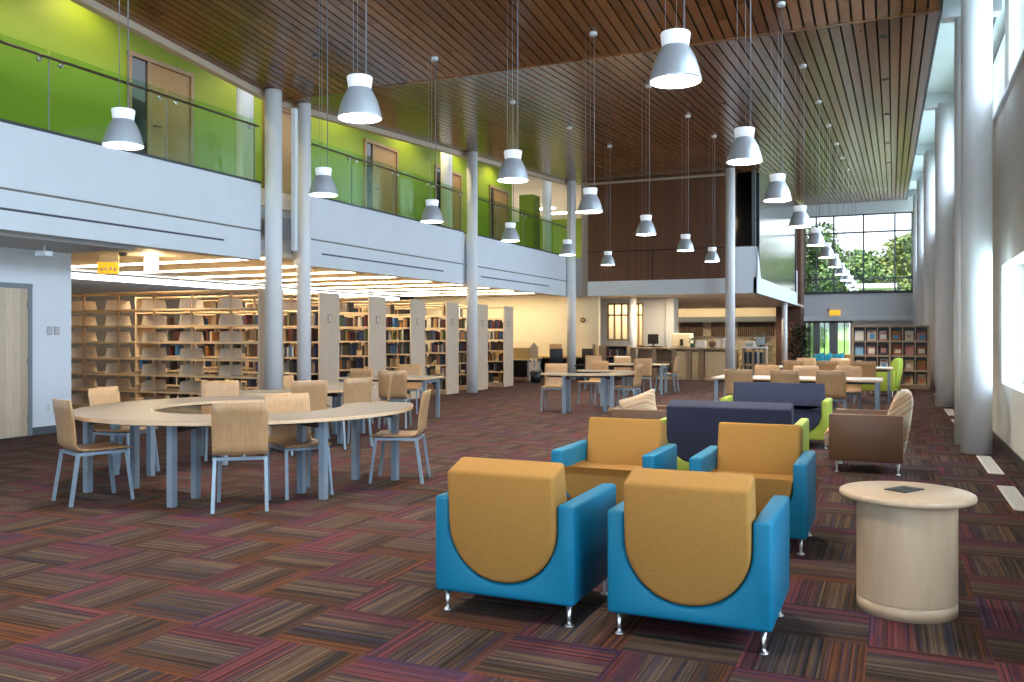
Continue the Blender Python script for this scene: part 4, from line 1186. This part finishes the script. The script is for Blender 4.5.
# low bookcase left of the counter
t = thing('low_bookcase', 'low wooden bookcase left of the service counter', 'bookcase', (-8.48, 28.05, 0))
MB().box(-.5, -.26, -.18, .2, 0, 1.08).build('side_panel', M['post'], t); MB().box(.44, .5, -.18, .2, 0, 1.08).build('side_panel', M['post'], t)
MB().box(-.5, .5, -.19, .2, 1.08, 1.11).build('top', M['post'], t)
for z in (.08, .42, .76): MB().box(-.26, .44, -.17, .2, z-.025, z).build('shelf', M['post'], t)
MB().box(-.26, .44, .17, .2, 0, 1.08).build('back_panel', M['blackplastic'], t)
k = 0
for z in (.42, .76):
    x = -.22
    while x < .36:
        w = rb.uniform(.04, .07); ci = rb.choice((1, 2, 6, 4, 1, 0)); k += 1
        o = MB().box(-w/2, w/2, -.14, .08, 0, rb.uniform(.18, .25)).build('book', BM[ci]); o.location = (-8.48+x+w/2, 28.05, z)
        tag(o, '%s book in the low bookcase by the counter, %s along, %s shelf' % (BOOKC[ci][0], ordinal(k), 'top' if z > .6 else 'middle'), 'book', 'books in the low bookcase'); x += w+.004

# study carrels before the cream wall
t = thing('study_carrel', 'golden study carrel with gabled screen beside the last bookcase row', 'desk', (-10.4, 25.6, 0))
MB().box(-2.6, .06, -.62, .62, .70, .735).build('desktop', M['carrel'], t)
o = MB().prism([(-.34, .736), (.34, .736), (.34, 1.05), (0, 1.215), (-.34, 1.05)], 'X', -2.5, -.02).build('gabled_screen', M['carrel'], t)
MB().prism([(-.35, .736), (.35, .736), (.35, 1.055), (0, 1.225), (-.35, 1.055)], 'X', -.02, 0.01).build('gable_end', M['post'], t)
for y in (-.5, -.02, .46):
    MB().box(-.02, .03, y, y+.06, 0, .70).build('leg', M['bluegray'], t)
MB().box(-.01, .01, -.44, -.02, .05, .62).box(-.01, .01, .04, .46, .05, .62).build('modesty_panel', M['maple'], t)
MB().box(-2.55, -.1, -.05, .05, .12, .66).build('cable_trough', M['blackplastic'], t)
t = thing('study_carrel', 'further study desk with two brown screens against the cream wall', 'desk', (-9.6, 27.98, 0))
MB().box(-1.6, .55, -.32, .30, .70, .735).build('desktop', M['carrel'], t)
for x in (-.95, .42): MB().box(x-.22 if x < 0 else x-.05, x+.22 if x < 0 else x+.05, -.05, .0, .735, 1.15).build('screen', M['post'], t)
for x in (-1.5, -.5, .5): MB().box(x-.025, x+.025, -.28, .28, 0, .70).build('leg', M['darksteel'], t)
MB().box(-1.5, .5, .1, .14, .1, .66).build('modesty_panel', M['blackplastic'], t)
t = thing('waste_bin', 'black waste bin on the carpet beside the golden carrel', 'bin', (-10.05, 24.9, 0))
MB().lathe([(0, 0), (.15, 0), (.18, .34), (.17, .34), (.14, .02), (0, .02)], n=20).build('bin_body', M['blackplastic'], t)
m = MB(); m.bm = leaf_clump(26, .12, .1, .07, .16, 8, .30); m.build('liner', M['paleplastic'], t)
def office_chair(x, y, rz, lab):
    t = thing('office_chair', lab, 'chair', (x, y, 0), rz, 'black office chairs')
    MB().box(-.23, .23, -.22, .24, .43, .50, bev=.03).build('seat', M['blackplastic'], t, smooth=True)
    MB().box(-.21, .21, -.27, -.20, .55, 1.02, bev=.03).build('backrest', M['blackplastic'], t, smooth=True)
    MB().cyl((0, 0, .1), (0, 0, .44), .03).bar((0, -.24, .46), (0, -.26, .62), .05).build('column_post', M['darksteel'], t)
    mb = MB()
    for k in range(5): mb.bar((0, 0, .10), (.28*math.cos(2*PI*k/5), .28*math.sin(2*PI*k/5), .05), .035)
    mb.build('base', M['darksteel'], t)
    for k in range(5): MB().cyl((.28*math.cos(2*PI*k/5)-.02, .28*math.sin(2*PI*k/5), .03), (.28*math.cos(2*PI*k/5)+.02, .28*math.sin(2*PI*k/5), .03), .03).build('caster', M['blackplastic'], t)
office_chair(-10.05, 26.7, R(20), 'black office chair between the golden carrel and the further study desk')
office_chair(-9.2, 27.0, R(170), 'black office chair at the further study desk by the column')

# ------------------------------------------------------------------ far end of the service hall
for k, (x0, x1) in enumerate(((-9.85, -8.7), (-8.3, -7.15), (-7.0, -5.25))):
    o = MB()
    n = int((x1-x0)/.09)
    for q in range(n): 
        a = x0+(x1-x0)*q/n; o.box(a, a+(x1-x0)/n*.86, 43.90, 43.93, 1.40, 2.08)
    o.box(x0, x1, 43.90, 43.95, 2.05, 2.10)
    o = o.build('window_blind', M['curtain']); tag(o, 'brown vertical blind on the far cream wall, %s from left' % ordinal(k+1), 'blind', 'brown blinds on the far wall')
def wood_armchair(x, y, rz, lab):
    t = thing('wooden_armchair', lab, 'chair', (x, y, 0), rz, 'wooden armchairs')
    MB().box(-.26, .26, -.24, .26, .40, .45, bev=.01).build('seat', M['carrel'], t)
    MB().box(-.25, .25, -.27, -.23, .55, .85, bev=.01).build('backrest', M['carrel'], t)
    for sx in (-1, 1):
        MB().bar((sx*.25, -.25, 0), (sx*.25, -.25, .85), .05).build('leg', M['carrel'], t)
        MB().bar((sx*.25, .24, 0), (sx*.25, .24, .62), .05).build('leg', M['carrel'], t)
        MB().bar((sx*.25, -.25, .63), (sx*.25, .27, .63), .06, .03).build('armrest', M['carrel'], t)
wood_armchair(-5.35, 36.2, R(150), 'golden wooden armchair beyond the binder rack')
wood_armchair(-4.85, 35.4, R(20), 'golden wooden armchair before the thin white column')
t = thing('round_table', 'small golden table between the wooden armchairs', 'table', (-5.6, 37.6, 0))
MB().lathe([(0, .70), (.42, .70), (.43, .72), (.42, .735), (0, .735)], n=28).build('tabletop', M['carrel'], t); MB().lathe([(.25, 0), (.04, .05), (.04, .70)], n=16).build('pedestal', M['carrel'], t)
def plant(x, y, h, rad, lab, mat, n, seed):
    t = thing('potted_plant', lab, 'plant', (x, y, 0))
    MB().lathe([(0, 0), (.17, 0), (.23, .36), (.21, .36), (.19, .33), (0, .33)], n=22).build('planter', M['terracotta'], t)
    mb = MB(); rr = random.Random(seed)
    for k in range(7):
        a = rr.uniform(0, 2*PI); mb.cyl((.05*math.cos(a), .05*math.sin(a), .33), (rad*.5*math.cos(a), rad*.5*math.sin(a), h*rr.uniform(.6, .9)), .012, .006, n=6)
    mb.build('stem', M['bark'], t)
    m = MB(); m.bm = leaf_clump(n, rad, h-.45, .05, .24, seed+1, .40); m.build('foliage', mat, t)
plant(-3.66, 39.2, 1.85, .36, 'dark leafy potted plant right of the thin white column', M['plantleaf'], 600, 21)
plant(-4.95, 37.0, 1.55, .34, 'pale leafy potted plant left of the thin white column', leaf_mat('pale_variegated_leaves', (.12, .13, .09), (.42, .40, .33)), 300, 31)
# bulb hanging in the dark box room
t = thing('hanging_bulb', 'glowing bulb hanging inside the dark opening beside the panelled wall', 'pendant lamp', (-4.22, 29.6, 5.0))
MB().lathe([(0, 0), (.035, .03), (.045, .10), (.035, .26), (0, .30)], n=16).build('bulb', M['bulb'], t)
MB().cyl((0, 0, .29), (0, 0, 1.75), .035, n=10).build('rod', M['darksteel'], t)

# ------------------------------------------------------------------ outdoors beyond the far window
struct('ground', MB().box(-70, 70, 46.0, 160, -.35, -.25).box(1.7, 60, -20, 46, -.35, -.25), M['lawn'])
bank = bmesh.new()
BP = [(53, -.3), (56, .3), (60, 1.5), (66, 3.0), (74, 4.2), (95, 5.0), (95, -.4), (53, -.4)]
struct('hill', MB().prism(BP, 'X', -40, 40), M['lawn'])
struct('path', MB().box(-3.4, -2.3, 44.3, 58, -.25, -.22).box(-20, 20, 50.5, 52.5, -.25, -.22), M['path'])
TL = ['left of the big window', 'second from left', 'third from left', 'fourth from left', 'fifth from left', 'sixth from left', 'furthest right']
def tree(x, y, h, rad, mat, k, seed):
    zb = 1.5+(y-60)*.25-.1; h -= zb+.25
    t = thing('tree', 'leafy tree outside the far window, %s' % TL[k], 'tree', (x, y, zb), 0, 'trees beyond the far window')
    MB().cyl((0, 0, 0), (0, 0, h*.55), .16, .08, n=10).cyl((0, 0, h*.3), (rad*.5, .1, h*.6), .07, .04, n=8).cyl((0, 0, h*.35), (-rad*.5, -.1, h*.65), .07, .04, n=8).build('trunk', M['bark'], t)
    rr = random.Random(seed); bm = bmesh.new()
    cl = [(rr.uniform(-1, 1)*rad*.75, rr.uniform(-1, 1)*rad*.6, h*rr.uniform(.34, .92), rad*rr.uniform(.28, .5)) for _ in range(16)]
    for _ in range(3600):
        cx, cy, cz, cr = cl[rr.randrange(16)]
        d = Vector((rr.gauss(0, 1), rr.gauss(0, 1), rr.gauss(0, 1))).normalized()*cr*rr.uniform(.75, 1.05)
        c = Vector((cx, cy, cz))+d
        a = Vector((rr.gauss(0, 1), rr.gauss(0, 1), rr.gauss(0, 1))).normalized(); b = a.cross(d).normalized(); s = rr.uniform(.10, .2)
        bm.faces.new([bm.verts.new(p) for p in (c-a*s, c+b*s*.6, c+a*s, c-b*s*.6)])
    m = MB(); m.bm = bm; m.build('crown', mat, t)
for k, (x, y, h, rad, mt) in enumerate(((-5.6, 60, 9.6, 2.0, 'leaf_a'), (-4.1, 66, 7.6, 2.2, 'leaf_a'), (-2.6, 62, 6.9, 1.9, 'leaf_a'), (-1.2, 68, 7.6, 2.2, 'leaf_a'), (.5, 61, 8.2, 1.9, 'leaf_b'), (2.2, 66, 9.8, 2.4, 'leaf_b'), (4.6, 60, 8.4, 2.2, 'leaf_b'))):
    tree(x, y, h, rad, M[mt], k, 50+k)
t = thing('garden_shelter', 'pale flat-roofed shelter outside beneath the trees', 'shelter', (-1.1, 54.2, -.25))
MB().box(-1.3, 1.3, -1.2, 1.2, 4.35, 4.6).build('roof', M['roofgray'], t)
for sx in (-1.1, 1.1):
    for sy in (-1, 1): MB().bar((sx, sy, 0), (sx, sy, 4.35), .12).build('post', M['path'], t)
t = thing('neighbour_building', 'pale beige building at the left edge of the far window', 'building', (-7.2, 52, -.25))
MB().box(-3, 2.05, 0, 8, 0, 9.).build('wall', plain('beige_render', (.55, .47, .36), .8), t); MB().box(-3.2, 2.2, -.2, 8.2, 9., 9.3).build('roof', M['roofgray'], t)
MB().box(.6, 1.4, -.05, 0.02, 5.2, 6.6).build('window', M['darkglass'], t)

# ------------------------------------------------------------------ light
sun = bpy.data.lights.new('sun', 'SUN'); sun.energy = 11.; sun.angle = R(3); sun.color = (1., .96, .88)
so = bpy.data.objects.new('sun', sun); COL.objects.link(so); so.rotation_euler = (R(34), 0, R(-12))
w = bpy.data.worlds.new('sky'); SC.world = w; w.use_nodes = True
bg = w.node_tree.nodes['Background']; bg.inputs[0].default_value = (.80, .90, 1., 1); bg.inputs[1].default_value = 1.6
def area(name, loc, rot, sx, sy, power, col=(1, 1, 1), spread=None):
    l = bpy.data.lights.new(name, 'AREA'); l.shape = 'RECTANGLE'; l.size = sx; l.size_y = sy; l.energy = power; l.color = col
    if spread: l.spread = spread
    o = bpy.data.objects.new(name, l); COL.objects.link(o); o.location = loc; o.rotation_euler = rot; return o
DAY = (.60, .79, 1.)
# daylight outside the clerestory and the low windows (faces -X)
area('daylight_clerestory', (2.6, 17.5, 5.7), (0, R(82), 0), 2.8, 54, 3000, DAY)
for k, (a, b) in enumerate(LOWS): area('daylight_window', (2.3, (a+b)/2, 1.7), (0, R(90), 0), 2.0, (b-a)+.8, 190*(b-a)/3, DAY)
area('rear_fill', (-3.6, -10.2, 3.2), (R(90), 0, 0), 8, 5, 620, DAY)  # fill light added behind the unseen rear window, brightens sides facing the camera
def spot(name, loc, power, col, ang=150, rad=.06, rot=(0, 0, 0)):
    l = bpy.data.lights.new(name, 'SPOT'); l.energy = power; l.color = col; l.spot_size = R(ang); l.spot_blend = .6; l.shadow_soft_size = rad
    o = bpy.data.objects.new(name, l); COL.objects.link(o); o.location = loc; o.rotation_euler = rot; return o
for X, ys in zip(PX, PYS):
    for Y in [-.05, 2.95]+ys: spot('pendant_light', (X, Y, 3.195), 230 if Y > 4 else 130, (1., .90, .76), 120, .12)
for k, y in enumerate((7.5, 9.6, 13.6, 16.3, 19.4, 22.2, 24.6)):
    spot('gallery_light', (XB+.55, y, 6.95), 75, (1., .80, .38), 140, .08)
area('gallery_end_light', (-13.2, 34, 6.9), (0, 0, 0), 2.4, 2.4, 120, (1, .95, .8))
for x in (-9.2, -7.3, -5.4):
    for y in (33.5, 37.5, 41.): spot('service_downlight', (x, y, 2.75), 130, (1., .80, .52), 150, .08)
area('office_light', (-9.0, 30.95, 2.7), (0, 0, 0), 2., .6, 45, (1., .85, .6))
for k in range(6):
    for x in (-10.9, -13., -15.2): spot('stacks_fill', (x, 13.3+1.73*k, 2.82), 95, (1., .82, .55), 150, .08)  # added spots that brighten the shelves, with no fixtures of their own
spot('lantern_light', (-11.88, 11.5, 2.5), 30, (1., .78, .45), 160, .1)
area('rear_wall_light', (-13., 27.2, 2.8), (0, 0, 0), 5., .3, 60, (1., .82, .5))
area('service_wall_fill', (-8., 43.2, 2.74), (R(60), 0, 0), 8., .15, 35, (1., .82, .56))  # unseen light added to lift the cream band above the gray beam
area('counter_fill', (-6.3, 28.9, 2.74), (0, 0, 0), 3., .2, 90, (1., .82, .56))  # extra area light put in to brighten the counter, no lamp hangs here
SC.view_settings.view_transform = 'Standard'; SC.view_settings.look = 'None'; SC.view_settings.gamma = 1.; SC.view_settings.use_curve_mapping = False
SC.view_settings.exposure = .62
try:
    SC.cycles.use_denoising = True; SC.cycles.max_bounces = 8; SC.cycles.diffuse_bounces = 5; SC.cycles.sample_clamp_indirect = 6.
    SC.cycles.caustics_reflective = False; SC.cycles.caustics_refractive = False; SC.cycles.transparent_max_bounces = 16
except Exception: pass
